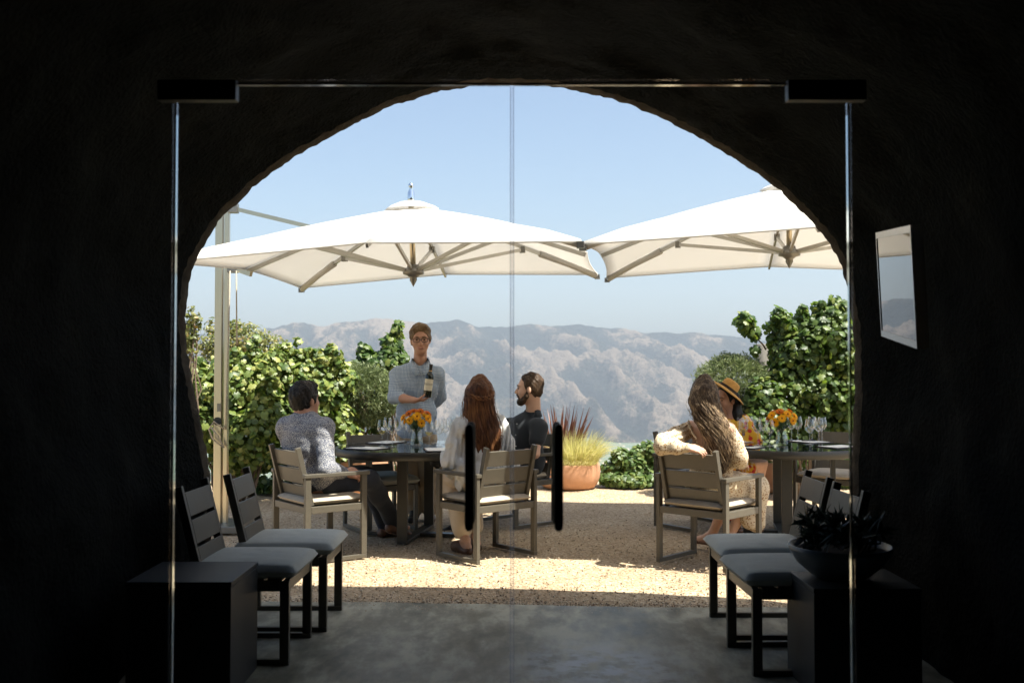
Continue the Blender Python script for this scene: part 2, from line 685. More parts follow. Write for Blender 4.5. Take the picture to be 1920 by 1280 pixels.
# ------------------------------------------------------------------ leaves
def leafcloud(name, P, N, size, outline, cup, mat, parent, hang=None):
    n = len(P)
    N = N / (np.linalg.norm(N, axis=1)[:, None] + 1e-9)
    T = RNG.normal(size=(n, 3))
    if hang is not None:
        T = T * .5 + np.array(hang)
    T -= N * (T * N).sum(1)[:, None]
    T /= np.linalg.norm(T, axis=1)[:, None] + 1e-9
    B = np.cross(N, T)
    ol = np.array(outline)
    k = len(ol)
    V = np.empty((n, k + 1, 3))
    V[:, 0] = P + N * (size * cup)[:, None]
    bend = RNG.uniform(-.25, .25, (n, k)) * size[:, None] * .6
    for i in range(k):
        V[:, i + 1] = P + T * (ol[i, 1] * size)[:, None] + B * (ol[i, 0] * size)[:, None] + N * bend[:, i][:, None] * abs(cup) * 2
    base = (np.arange(n) * (k + 1))[:, None]
    F = np.concatenate([np.stack([base[:, 0], base[:, 0] + 1 + i, base[:, 0] + 1 + (i + 1) % k], 1) for i in range(k)])
    return npmesh(name, V.reshape(-1, 3), F, mat, parent)


VINE = [(0.0, -.26), (.2, -.44), (.38, -.26), (.5, -.02), (.37, .1), (.38, .34), (.19, .33), (0, .52), (-.19, .33), (-.38, .34), (-.37, .1), (-.5, -.02), (-.38, -.26), (-.2, -.44)]
SLIM = [(0, -.5), (.1, -.05), (0, .5), (-.1, -.05)]
OVAL = [(0, -.5), (.22, -.2), (.24, .15), (0, .5), (-.24, .15), (-.22, -.2)]


def clump_points(clumps, n):
    """clumps: (centre, radii, weight) -> points spread through the volume, denser near the surface, and outward normals"""
    wts = np.array([c[2] * (c[1][0] * c[1][1] * c[1][2]) ** .67 for c in clumps])
    wts /= wts.sum()
    ch = RNG.choice(len(clumps), n, p=wts)
    C = np.array([c[0] for c in clumps])[ch]
    Rr = np.array([c[1] for c in clumps])[ch]
    d = RNG.normal(size=(n, 3))
    d /= np.linalg.norm(d, axis=1)[:, None]
    rad = RNG.uniform(.25, 1.08, n) ** .6
    P = C + d * Rr * rad[:, None]
    N = d * .8 + RNG.normal(size=(n, 3)) * .55 + np.array([.1, -.25, .55])
    return P, N


def blades(name, base, tips, width, mat, parent, seg=5, sag=.3):
    """ribbons from base points to tips, bowed"""
    n = len(base)
    V = np.empty((n, seg + 1, 2, 3))
    side = np.cross(tips - base, RNG.normal(size=(n, 3)))
    side /= np.linalg.norm(side, axis=1)[:, None] + 1e-9
    L = np.linalg.norm(tips - base, axis=1)
    for i in range(seg + 1):
        t = i / seg
        c = base + (tips - base) * t
        c[:, 2] += L * sag * (t - t * t) * 1.6
        wd = width * (1 - t ** 1.6 * .95)
        V[:, i, 0] = c - side * wd[:, None] / 2
        V[:, i, 1] = c + side * wd[:, None] / 2
    F = []
    b = np.arange(n) * (seg + 1) * 2
    for i in range(seg):
        F.append(np.stack([b + 2 * i, b + 2 * i + 1, b + 2 * i + 3, b + 2 * i + 2], 1))
    return npmesh(name, V.reshape(-1, 3), np.concatenate(F), mat, parent)


# ================================================================== THE SETTING
# ---- gravel terrace
m, t, n, l, p = newmat("decomposed_granite")
tc = n.new("ShaderNodeTexCoord")
v1 = n.new("ShaderNodeTexVoronoi"); v1.inputs["Scale"].default_value = 70
l.new(tc.outputs["Object"], v1.inputs["Vector"])
sp = n.new("ShaderNodeSeparateColor"); l.new(v1.outputs["Color"], sp.inputs[0])
c1 = ramp(t, sp.outputs[0], [(.0, (.17, .11, .055)), (.16, (.37, .275, .165)), (.6, (.47, .36, .235)), (.95, (.6, .49, .36))])
c2 = ramp(t, ntex(t, .9, 5), [(.35, (.78, .74, .7)), (.65, (1, 1, 1))])
mx = n.new("ShaderNodeMix"); mx.data_type = 'RGBA'; mx.blend_type = 'MULTIPLY'; mx.inputs[0].default_value = 1
l.new(c1, mx.inputs[6]); l.new(c2, mx.inputs[7])
l.new(mx.outputs[2], p.inputs["Base Color"])
p.inputs["Roughness"].default_value = .95
v2 = n.new("ShaderNodeTexVoronoi"); v2.inputs["Scale"].default_value = 55
l.new(tc.outputs["Object"], v2.inputs["Vector"])
b1 = bump(t, ntex(t, 3, 4), .6, .05)
l.new(bump(t, v2.outputs["Distance"], .9, .012, b1), p.inputs["Normal"])
M["gravel"] = m
nx, ny = 121, 91
gx, gy = np.linspace(-13, 13, nx), np.linspace(4.6, 12.6, ny)
GX, GY = np.meshgrid(gx, gy, indexing='ij')
GZ = np.zeros_like(GX) - .012
for i in range(nx):
    for j in range(ny):
        GZ[i, j] += .012 * noise.noise((GX[i, j] * .9, GY[i, j] * .9, 0)) + .006 * noise.noise((GX[i, j] * 4, GY[i, j] * 4, 3))
GZ = np.minimum(GZ, -.003)
idx = np.arange(nx * ny).reshape(nx, ny)
F = np.stack([idx[:-1, :-1], idx[1:, :-1], idx[1:, 1:], idx[:-1, 1:]], -1).reshape(-1, 4)
g = npmesh("gravel_terrace", np.stack([GX, GY, GZ], -1).reshape(-1, 3), F, M["gravel"], None, True)
tag(g, "pale crushed granite terrace in front of the cave", None, None, "structure")

# loose stones on it, nobody could count them
n_ = 9000
P = np.stack([RNG.uniform(-2.4, 2.6, n_), 5.75 + RNG.beta(1.1, 2.2, n_) * 4.2, np.zeros(n_)], 1)
edge = RNG.random(n_) < .42
P[edge, 1] = 6.0 - .04 * P[edge, 0] + RNG.normal(.0, .07, edge.sum()) - RNG.exponential(.03, edge.sum())
sz = RNG.uniform(.003, .0095, n_)
oc = np.array([(1, 0, 0), (-1, 0, 0), (0, 1, 0), (0, -1, 0), (0, 0, .8), (0, 0, -.8)], float)
V = P[:, None] + oc[None] * sz[:, None, None] * RNG.uniform(.6, 1.3, (n_, 6, 1))
of = np.array([(0, 2, 4), (2, 1, 4), (1, 3, 4), (3, 0, 4), (2, 0, 5), (1, 2, 5), (3, 1, 5), (0, 3, 5)])
F = (of[None] + (np.arange(n_) * 6)[:, None, None]).reshape(-1, 3)
m, t, nn, l, p = newmat("loose_granite_chips")
gi = nn.new("ShaderNodeNewGeometry")
l.new(ramp(t, gi.outputs["Random Per Island"], [(0, (.16, .1, .06)), (.3, (.42, .32, .22)), (1, (.68, .58, .45))]), p.inputs["Base Color"])
p.inputs["Roughness"].default_value = .9
tag(npmesh("loose_gravel", V.reshape(-1, 3), F, m), "loose gravel chips scattered over the terrace and along the concrete edge", None, None, "stuff")

# ---- concrete floor of the cave
m, t, n, l, p = newmat("stained_concrete")
f1 = ntex(t, 2.2, 6, .62, scl=(1, .5, 1))
f2 = ntex(t, 9, 7, .66, scl=(1, .4, 1))
ad = n.new("ShaderNodeMath"); ad.operation = 'ADD'; l.new(f1, ad.inputs[0]); l.new(f2, ad.inputs[1])
hf = n.new("ShaderNodeMath"); hf.operation = 'MULTIPLY'; hf.inputs[1].default_value = .5; l.new(ad.outputs[0], hf.inputs[0])
base = ramp(t, hf.outputs[0], [(.4, (.085, .084, .06)), (.49, (.22, .212, .16)), (.58, (.42, .4, .31))])
tc = n.new("ShaderNodeTexCoord")           # a pale mottled patch near the right chairs
mp = n.new("ShaderNodeMapping"); mp.inputs["Location"].default_value = (-.42, -4.75, 0)
l.new(tc.outputs["Object"], mp.inputs[0])
ln = n.new("ShaderNodeVectorMath"); ln.operation = 'LENGTH'; l.new(mp.outputs[0], ln.inputs[0])
mr = n.new("ShaderNodeMapRange"); mr.inputs[1].default_value = .5; mr.inputs[2].default_value = .1; l.new(ln.outputs["Value"], mr.inputs[0])
pn = ramp(t, ntex(t, 7, 6, .7), [(.44, (0, 0, 0)), (.56, (1, 1, 1))])
mm = n.new("ShaderNodeMath"); mm.operation = 'MULTIPLY'; l.new(mr.outputs[0], mm.inputs[0]); l.new(pn, mm.inputs[1])
mx = n.new("ShaderNodeMix"); mx.data_type = 'RGBA'; l.new(mm.outputs[0], mx.inputs[0]); l.new(base, mx.inputs[6]); mx.inputs[7].default_value = (.5, .52, .54, 1)
l.new(mx.outputs[2], p.inputs["Base Color"])
l.new(ramp(t, f2, [(.3, (.38, .38, .38)), (.7, (.62, .62, .62))]), p.inputs["Roughness"])
l.new(bump(t, ntex(t, 40, 5), .25, .004), p.inputs["Normal"])
M["concrete"] = m
fm = MB()
xs = np.linspace(-2.6, 2.6, 53)
top, bot = [], []
for x in xs:
    yy = 6.02 - .055 * x + .018 * noise.noise((x * 3, 0, 5)) + .03 * noise.noise((x * .8, 0, 9))
    top += [(x, -3.2, .004), (x, yy - .02, .004), (x, yy, -.006), (x, yy + .005, -.12)]
fc = []
for i in range(len(xs) - 1):
    for k in range(3):
        a = i * 4 + k
        fc.append((a, a + 4, a + 5, a + 1))
fm.add(top, fc)
tag(fm.build("cave_floor", M["concrete"]), "worn stained concrete floor of the cave", None, None, "structure")

# ---- cave tunnel with its arched mouth
ARCH_Y = 5.55
outl = [(395, 1160), (396, 1040), (396, 960), (395, 885), (384, 830), (371, 765), (359, 705), (351, 650), (347, 600), (350, 560), (359, 505), (381, 463), (412, 412), (442, 384), (482, 345), (540, 302), (600, 268), (662, 234), (742, 195), (822, 172), (885, 161), (958, 158),
        (1040, 163), (1112, 178), (1182, 198), (1252, 228), (1322, 264), (1392, 306), (1442, 341), (1482, 375), (1520, 414), (1551, 450), (1575, 490), (1589, 540), (1597, 595), (1602, 650), (1603, 720), (1600, 800), (1597, 900), (1595, 1040), (1594, 1160)]
pr = []
for x, y in outl:
    q = at(x, y, ARCH_Y)
    pr.append((q.x, q.z))
pr[0] = (pr[0][0], -.1)
pr[-1] = (pr[-1][0], -.1)
pr = np.array(pr)
def resample(P, N):
    d = np.r_[0, np.cumsum(np.linalg.norm(np.diff(P, axis=0), axis=1))]
    s_ = np.linspace(0, d[-1], N)
    Q = np.stack([np.interp(s_, d, P[:, i]) for i in (0, 1)], 1)
    for _ in range(3):
        Q[1:-1] = .25 * Q[:-2] + .5 * Q[1:-1] + .25 * Q[2:]
    return Q
NP_ = 380
prof = resample(pr, NP_)
cen = np.array([0.03, .9])
tn = np.gradient(prof, axis=0)
nrm = np.stack([-tn[:, 1], tn[:, 0]], 1)
nrm /= np.linalg.norm(nrm, axis=1)[:, None]
if ((prof - cen) * nrm).sum() < 0:
    nrm = -nrm
secs = [(y_, o_) for y_, o_ in zip(np.linspace(-3, 4.9, 90), np.full(90, .11))]
secs += [(5.0, .1), (5.1, .084), (5.18, .07), (5.24, .059), (5.28, .051), (5.3, .046), (5.33, .04), (5.37, .032), (5.42, .022), (5.47, .012), (5.51, .004), (5.55, 0.0), (5.575, .012), (5.585, .05), (5.6, .16), (5.63, .38), (5.62, .58), (5.5, .68), (5.0, .7), (3, .75), (0, .85), (-3.1, .9)]  # outer hood rings, out of view, enlarged to lengthen the arch shadow
V = []
for y_, off in secs:
    for k in range(NP_):
        q = prof[k] + nrm[k] * off
        am = .045 if y_ < 5.2 else (.03 if y_ > 5.6 else .005)
        d_ = noise.fractal((q[0] * 2.2, y_ * 2.2, q[1] * 2.2), .9, 2.1, 4) * am
        if 5.25 < y_ < 5.58:
            d_ += .009 * noise.fractal((q[0] * 19, y_ * 9, q[1] * 19), .6, 2.2, 5)
        q = q + nrm[k] * d_
        V.append((q[0], y_, max(q[1], -.1) if k not in (0, NP_ - 1) else -.1))
NS = len(secs)
idx = np.arange(NS * NP_).reshape(NS, NP_)
F = np.stack([idx[:-1, :-1], idx[:-1, 1:], idx[1:, 1:], idx[1:, :-1]], -1).reshape(-1, 4)
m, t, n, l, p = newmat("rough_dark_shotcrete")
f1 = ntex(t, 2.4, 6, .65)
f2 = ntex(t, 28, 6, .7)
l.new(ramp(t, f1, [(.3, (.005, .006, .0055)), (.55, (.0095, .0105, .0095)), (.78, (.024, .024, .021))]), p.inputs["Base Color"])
p.inputs["Roughness"].default_value = .9
p.inputs["Specular IOR Level"].default_value = .04
b0 = bump(t, ntex(t, 9, 4, .6), .7, .03)
vv = n.new("ShaderNodeTexVoronoi"); vv.inputs["Scale"].default_value = 45
tc = n.new("ShaderNodeTexCoord"); l.new(tc.outputs["Object"], vv.inputs["Vector"])
b1 = bump(t, f2, .9, .018, b0)
l.new(bump(t, vv.outputs["Distance"], .5, .012, b1), p.inputs["Normal"])
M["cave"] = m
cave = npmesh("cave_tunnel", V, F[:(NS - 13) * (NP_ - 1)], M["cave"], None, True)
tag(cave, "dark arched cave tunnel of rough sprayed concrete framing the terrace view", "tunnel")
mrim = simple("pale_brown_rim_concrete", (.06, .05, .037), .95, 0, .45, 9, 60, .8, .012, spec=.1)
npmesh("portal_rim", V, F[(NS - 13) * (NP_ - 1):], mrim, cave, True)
bw = MB()
bw.box((0, -3.05, 1.6), (6, .1, 4.4))
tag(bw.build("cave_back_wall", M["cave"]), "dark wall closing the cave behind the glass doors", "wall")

# ---- hillside, valley and far mountains
def val_h(x, y):
    if y < 12.2:
        return -.06
    z = -.06 - (y - 12.2) * .32 - min(1.0, (y - 12.2) / 2) * .25
    zf = -258 + 6 * noise.noise((x * .0012, y * .0012, 1))
    if z < zf + 15:
        k = min(1, max(0, (zf + 15 - z) / 40))
        z = max(z, zf) if k < 1 else zf
    z = max(z, zf)
    return z
ys = [-60, -5, 3, 7, 10, 12.0, 12.4, 12.8, 13.5, 15, 18, 24, 35, 55, 90, 150, 240, 380, 560, 700, 780, 830, 900, 1100, 1500, 2000, 2500, 2800, 3100, 3400, 3700, 4000, 4400, 5200]
na = 81
V = []
for y in ys:
    for a in np.linspace(-1, 1, na):
        x = a * max(60, y * 2.2 + 60)
        V.append((x, y, val_h(x, y)))
idx = np.arange(len(ys) * na).reshape(len(ys), na)
F = np.stack([idx[:-1, :-1], idx[:-1, 1:], idx[1:, 1:], idx[1:, :-1]], -1).reshape(-1, 4)
m, t, n, l, p = newmat("valley_fields_and_grass")
tc = n.new("ShaderNodeTexCoord")
br = n.new("ShaderNodeTexBrick")
br.inputs["Scale"].default_value = .004
br.inputs["Color1"].default_value = (.05, .11, .06, 1)
br.inputs["Color2"].default_value = (.12, .14, .075, 1)
br.inputs["Mortar"].default_value = (.4, .33, .25, 1)
br.inputs["Mortar Size"].default_value = .012
l.new(tc.outputs["Object"], br.inputs["Vector"])
ng = ramp(t, ntex(t, .05, 6), [(.35, (.07, .085, .035)), (.65, (.34, .27, .16))])
sx = n.new("ShaderNodeSeparateXYZ"); l.new(tc.outputs["Object"], sx.inputs[0])
mr = n.new("ShaderNodeMapRange"); mr.inputs[1].default_value = 850; mr.inputs[2].default_value = 1100; l.new(sx.outputs[1], mr.inputs[0])
mx = n.new("ShaderNodeMix"); mx.data_type = 'RGBA'; l.new(mr.outputs[0], mx.inputs[0]); l.new(ng, mx.inputs[6]); l.new(br.outputs[0], mx.inputs[7])
l.new(mx.outputs[2], p.inputs["Base Color"])
p.inputs["Roughness"].default_value = .95
tag(npmesh("hillside_and_valley", V, F, m, None, True), "hillside falling to the valley floor with green vineyards", None, None, "structure")

rid = [(-900, 640), (-400, 650), (-100, 632), (150, 628), (330, 620), (420, 630), (500, 617), (540, 610), (566, 606), (600, 612), (650, 606), (690, 600), (720, 598), (760, 603), (800, 606), (840, 603), (858, 598), (880, 606), (897, 612), (930, 613), (960, 611), (1020, 611), (1085, 609), (1112, 610), (1150, 617), (1182, 622), (1250, 624), (1320, 627), (1380, 631), (1440, 640), (1520, 648), (1600, 645), (1800, 632), (2000, 640), (2400, 628), (2900, 640)]
rx = np.array([q[0] for q in rid], float)
ry = np.array([q[1] for q in rid], float)
NA, NR = 860, 300
V = np.empty((NR, NA, 3))
cov = np.empty((NR, NA))
pxs = np.linspace(-850, 2850, NA)
Y0, Y1 = 3480.0, 5500.0
for j, px in enumerate(pxs):
    q = at(px, float(np.interp(px, rx, ry)), Y1)
    zr = q.z
    tx = (px - 960) / FPX
    for i in range(NR):
        s_ = i / (NR - 1) * 1.1
        y = Y0 + (Y1 - Y0) * s_
        x = tx * y
        b_ = -263 + (zr + 263) * (min(s_, 1) ** 1.25)
        wx = 160 * noise.noise((x * .0011, y * .0011, 5))
        u = (x + wx) * .0034 + (y - Y0) * .0015
        v_ = (y - Y0 + wx) * .0011
        e = noise.ridged_multi_fractal((u, v_, .3), .82, 2.15, 9, 1.0, 2.0)
        e2 = noise.fractal((x * .008, y * .004, 2.2), .75, 2.1, 7)
        env = (math.sin(math.pi * min(1, s_) ** .8) ** .6 if 0 < s_ < 1 else 0)
        z = b_ + env * (125 * (e - 1.05)) + (env * 4 + 14 * min(1, s_ * 4)) * e2
        if s_ > 1:
            z = zr + 14 * e2 - (s_ - 1) * 900
        V[i, j] = (x, y, max(z, -268))
        cov[i, j] = (e - 1.05) * .42 + .42 * noise.fractal((x * .005 + 9, y * .002, 4.4), .7, 2.1, 6) + .03
idx = np.arange(NR * NA).reshape(NR, NA)
F = np.stack([idx[:-1, :-1], idx[:-1, 1:], idx[1:, 1:], idx[1:, :-1]], -1).reshape(-1, 4)
m, t, n, l, p = newmat("dry_grass_and_brush_slopes")
at_ = n.new("ShaderNodeAttribute"); at_.attribute_name = "grass_cover"
fine = ntex(t, .02, 9, .68, scl=(1, .3, 1))
spots = ntex(t, .07, 6, .7, scl=(1, .35, 1))
a1 = n.new("ShaderNodeMath"); a1.operation = 'MULTIPLY_ADD'; a1.inputs[1].default_value = .55; l.new(fine, a1.inputs[0]); l.new(at_.outputs["Fac"], a1.inputs[2])
a3 = n.new("ShaderNodeMath"); a3.operation = 'MULTIPLY_ADD'; a3.inputs[1].default_value = .75; l.new(spots, a3.inputs[0]); l.new(a1.outputs[0], a3.inputs[2])
l.new(ramp(t, a3.outputs[0], [(.55, (.01, .017, .013)), (.76, (.03, .033, .024)), (.85, (.085, .07, .05)), (.94, (.19, .145, .105)), (1.0, (.25, .19, .14))]), p.inputs["Base Color"])
p.inputs["Roughness"].default_value = .95
p.inputs["Specular IOR Level"].default_value = .1
l.new(bump(t, a3.outputs[0], 1.0, 45), p.inputs["Normal"])
mo = npmesh("mountain_range", V.reshape(-1, 3), F, m, None, True)
ca = mo.data.attributes.new("grass_cover", 'FLOAT', 'POINT')
ca.data.foreach_set("value", cov.ravel().astype(np.float32))
tag(mo, "long dry mountain range across the valley, brush and tan grass", None, None, "structure")


# ================================================================== GLASS DOORS
DY = 2.65
def door(sign, label, handle_label):
    d = thing("glass_door", label, "glass door", (sign * .9, DY, 0), 0, "pair of frameless glass doors")
    x0, x1 = (.004, .893) if sign < 0 else (-.893, -.004)
    pm = MB().box(((x0 + x1) / 2, 0, 1.105), (x1 - x0, .01, 2.14))
    pm.build("glass_pane", M["pane"], d)
    xe = x0 - .004 if sign < 0 else x1 + .004            # polished outer edge of the pane, seen at a slant
    MB().box((xe, .003, 1.07), (.005, .012, 2.05)).build("polished_edge", M["mirror_edge"], d)
    MB().box(((x0 + x1) / 2 + (.08 if sign < 0 else -.08), .003, 2.179), (x1 - x0 - .15, .012, .006)).build("top_edge", M["top_edge"], d)
    px = x0 + .055 if sign < 0 else x1 - .055
    MB().box((px, 0, 2.16), (.21, .034, .055)).build("patch_fitting", M["black"], d, bevel=.003)
    MB().box((px, 0, .03), (.21, .034, .055)).build("patch_fitting", M["black"], d, bevel=.003)
    hx = (x1 - .104) if sign < 0 else (x0 + .114)
    h = MB()
    h.tube([(hx, -.055, .997), (hx, -.055, 1.004), (hx, -.055, 1.02), (hx, -.055, 1.25), (hx, -.055, 1.266), (hx, -.055, 1.273)], [.006, .011, .0122, .0122, .010, .006], 20)
    h.tube([(hx, .055, .997), (hx, .055, 1.004), (hx, .055, 1.02), (hx, .055, 1.25), (hx, .055, 1.266), (hx, .055, 1.273)], [.006, .011, .0122, .0122, .010, .006], 20)
    for z in (1.05, 1.22):
        h.tube([(hx, -.055, z), (hx, .055, z)], .008, 12)
    tag(h.build("handle", M["black"], d, True), handle_label)
    return d
door(-1, "left leaf of the frameless glass double door, seam at its right edge", None)
door(1, "right leaf of the frameless glass double door, seam at its left edge", None)
m, t, n, l, p = newmat("seam_light_line")  # added strip imitating light refracted where the two glass edges meet
tb = n.new("ShaderNodeBsdfTransparent"); tb.inputs[0].default_value = (.86, .9, .92, 1)
tr = n.new("ShaderNodeBsdfTranslucent"); tr.inputs[0].default_value = (.8, .8, .8, 1)
mix = n.new("ShaderNodeMixShader"); mix.inputs[0].default_value = .22
l.new(tb.outputs[0], mix.inputs[1]); l.new(tr.outputs[0], mix.inputs[2]); l.new(mix.outputs[0], n["Material Output"].inputs[0])
for o in [q for q in COL.objects if q.name.startswith("glass_door")]:
    sg = 1 if o.location.x < 0 else -1
    MB().box((sg * .8965, 0, 1.105), (.0045, .011, 2.13)).build("seam_light_strip", m, o)
for sg, nm in ((-1, "fixed clear glass side panel left of the glass doors"), (1, "fixed clear glass side panel right of the glass doors, in front of the screen")):
    o = MB().box((sg * 1.5935, DY, 1.4), (1.373, .01, 2.79)).build("glass_side_panel", M["pane"])
    tag(o, nm, "glass panel", "fixed glass beside the doors")
tag(MB().box((0, DY, 2.5), (1.82, .01, .62)).build("glass_transom", M["pane"]), "fixed clear glass transom above the doors", "glass panel")


# ================================================================== FURNITURE
def chair_parts(t_, arms=True, cushion="cush_beige", back_lean=.11):
    """local frame: +y is where the sitter faces"""
    W, D_, SH = (.60, .50, .41) if arms else (.52, .52, .40)
    hw, hd = W / 2 - .0225, D_ / 2 - .0225
    lw, lt = .045, .03
    met = M["metal"]
    AH = .635
    for sx in (-1, 1):
        for sy in (-1, 1):
            topz = AH - .014 if arms else SH
            MB().box((sx * hw, sy * hd, .03 + (topz - .03) / 2), (lt, lw, topz - .03)).build("leg", met, t_, bevel=.003)
        MB().box((sx * hw, 0, .015), (lt + .002, D_ + .0, .03)).build("floor_bar", met, t_, bevel=.003)
        if arms:
            MB().box((sx * hw, .005, AH), (.048, D_ + .03, .028)).build("armrest", met, t_, bevel=.004)
    fr = MB()
    fh = .05
    zf = SH - fh / 2 + .002
    iw, idp = hw - lt / 2, hd - lw / 2
    fr.box((0, hd + .002, zf), (2 * iw - .001, .03, fh))
    fr.box((0, -hd - .002, zf), (2 * iw - .001, .03, fh))
    for sx in (-1, 1):
        fr.box((sx * hw, 0, zf), (lt - .004, 2 * idp - .001, fh))
    for k in range(5):
        fr.box((0, -hd + .07 + k * (2 * hd - .14) / 4, SH - .012), (2 * hw - lt - .004, .07, .014))
    fr.build("seat_frame", met, t_, bevel=.003)
    by0, bz0 = -hd + .05, SH + .002
    by1, bz1 = -hd + .05 - back_lean, .84
    pw = iw - .03
    for sx in (-1, 1):
        MB().bar((sx * pw, by0, bz0), (sx * pw, by1, bz1), .03, .04, (0, 1, .2)).build("back_post", met, t_, bevel=.003)
    d = Vector((0, by1 - by0, bz1 - bz0))
    L = d.length
    d.normalize()
    sh = (L - .045) / 3
    for k in range(3):
        a = .03 + k * sh
        p0 = Vector((0, by0 + .012, bz0)) + d * a
        p1 = Vector((0, by0 + .012, bz0)) + d * (a + sh - .018)
        MB().bar(p0, p1, 2 * pw - .032, .018, (0, 1, .2)).build("slat", met, t_, bevel=.003)
    th = .055 if arms else .076
    cw, cd_ = (2 * iw - .03, D_ + .015) if arms else (W + .0, D_ + .03)
    c = MB()
    nx_, ny_ = 26, 26
    V, Fc = [], []
    for side in (1, -1):
        for i in range(nx_ + 1):
            for j in range(ny_ + 1):
                u, v = 2 * i / nx_ - 1, 2 * j / ny_ - 1
                e = (1 - abs(u) ** 7) * (1 - abs(v) ** 7)
                e = max(0, e) ** .3
                r_ = .045
                ux = u * cw / 2 - math.copysign(max(0, abs(u) - .9) * .10 * max(0, abs(v) - .8) * 5 * cw / 2, u)
                vy = v * cd_ / 2 - math.copysign(max(0, abs(v) - .9) * .10 * max(0, abs(u) - .8) * 5 * cd_ / 2, v)
                crown = .012 * (1 - u * u) * (1 - v * v) if side > 0 else 0
                V.append((ux, vy + .02, SH + .004 + th / 2 + side * e * th / 2 + crown))
    N1 = (nx_ + 1) * (ny_ + 1)
    for s_ in (0, 1):
        for i in range(nx_):
            for j in range(ny_):
                a = s_ * N1 + i * (ny_ + 1) + j
                q = (a, a + ny_ + 1, a + ny_ + 2, a + 1)
                Fc.append(q if s_ == 0 else q[::-1])
    c.add(V, Fc)
    c.build("cushion", M[cushion], t_, True)
    return t_


CG = "armchairs around the tasting tables"
ch1 = chair_parts(thing("armchair", "taupe slatted armchair carrying the man in the flecked shirt", "chair", (-1.461, 7.577, 0), face_rot(.8, .6), CG))
dup(ch1, (-.193, 7.59, 0), face_rot(-.65, .76), "taupe slatted armchair, back to the viewer, under the auburn-haired woman", CG)
dup(ch1, (.03, 9.17, 0), face_rot(-.77, -.64), "taupe armchair of the bearded man in the black shirt", CG)
dup(ch1, (1.44, 7.31, 0), face_rot(.68, .73), "taupe slatted armchair under the woman in the floral dress", CG)
dup(ch1, (1.66, 8.98, 0), face_rot(.6, -.8), "taupe armchair under the woman in the tan hat", CG)
dup(ch1, (2.98, 9.25, 0), face_rot(-.62, -.78), "empty taupe armchair with beige cushion behind the right table", CG)
SG = "armless grey cushioned chairs"
sc1 = chair_parts(thing("side_chair", "armless chair with grey cushion left of the cave mouth, farther from the black box", "chair", (-1.255, 5.63, 0), face_rot(1, 0), SG), False, "cush_grey")
dup(sc1, (-1.32, 5.04, 0), face_rot(1, -.02), "armless chair with grey cushion left of the cave mouth, beside the black box", SG)
dup(sc1, (1.385, 5.47, 0), face_rot(-1, 0), "armless chair with grey cushion on the right, farther from the planted bowl", SG)
dup(sc1, (1.36, 4.87, 0), face_rot(-1, -.03), "armless chair with grey cushion on the right, just behind the planted bowl", SG)
dup(sc1, (-1.17, 8.86, 0), face_rot(.5, -.87), "empty armless chair with grey cushion tucked under the left table", SG)

# plinth boxes in the cave
for (x, y, s_, h, lb) in ((-1.43, 4.52, (.45, .45), .5, "black cube side table by the left cave wall"), (1.52, 4.49, (.46, .42), .475, "dark plinth box under the planted bowl on the right")):
    b = thing("plinth_box", lb, "side table", (x, y, 0))
    MB().box((0, 0, h / 2 - .011), (s_[0], s_[1], h - .022)).build("body", M["blackbox"], b, bevel=.003)
    MB().box((0, 0, h - .009), (s_[0] + .004, s_[1] + .004, .022)).build("top", M["blackbox"], b, bevel=.003)

# tables
TC = [(-.81, 8.47), (2.32, 8.58)]
TR, TZ = .685, .755
m = simple("dark_glass_top", (.02, .03, .03), .03, 0, .05, spec=.9)
m.node_tree.nodes["Principled BSDF"].inputs["IOR"].default_value = 2.0
M["tabletop"] = m
def table(c, label):
    t_ = thing("dining_table", label, "table", (c[0], c[1], 0), 0, "round glass-topped tables")
    f = MB()
    pf = [(TR - .03, TZ - .006), (TR - .004, TZ - .002), (TR, TZ - .006), (TR, TZ - .062), (TR - .006, TZ - .066), (TR - .05, TZ - .066), (TR - .05, TZ - .02), (TR - .03, TZ - .012)]
    f.lathe(pf, 72, closed=True)
    f.build("rim", M["dark_metal"], t_, True)
    g = MB()
    g.lathe([(0.0001, TZ), (TR - .031, TZ), (TR - .031, TZ - .012), (.0001, TZ - .012)], 72)
    g.build("glass_top", M["tabletop"], t_)
    for k in range(4):
        a = R(-100 + 90 * k)
        rr = .42
        rot = Matrix.Rotation(a, 3, 'Z')
        MB().box((rr * math.cos(a), rr * math.sin(a), .03 + (TZ - .105) / 2), (.035, .085, TZ - .105), rot).build("leg", M["dark_metal"], t_, bevel=.003)
    for k in range(2):
        a = R(-100 + 90 * k)
        d = Vector((math.cos(a), math.sin(a), 0)) * .437
        z = .016 if k == 0 else .0165
        if k == 0:
            MB().bar(-d + Vector((0, 0, .015)), d + Vector((0, 0, .015)), .085, .03).build("floor_bar", M["dark_metal"], t_, bevel=.003)
        else:
            b = MB()
            u = d.normalized()
            b.bar(-d + Vector((0, 0, .015)), -u * .0426 + Vector((0, 0, .015)), .085, .03)
            b.bar(u * .0426 + Vector((0, 0, .015)), d + Vector((0, 0, .015)), .085, .03)
            b.build("floor_bar", M["dark_metal"], t_, bevel=.003)
    s = MB()
    for k in range(4):
        a = R(-100 + 90 * k)
        u = Vector((math.cos(a), math.sin(a), 0))
        s.bar(u * (.05 if k % 2 else .0) + Vector((0, 0, TZ - .055)), u * (TR - .052) + Vector((0, 0, TZ - .055)), .05, .035)
    s.build("cross_brace", M["dark_metal"], t_)
    return t_
table(TC[0], "round dark tasting table the standing man shows the bottle over")
table(TC[1], "round dark tasting table beside the woman in the floral dress")


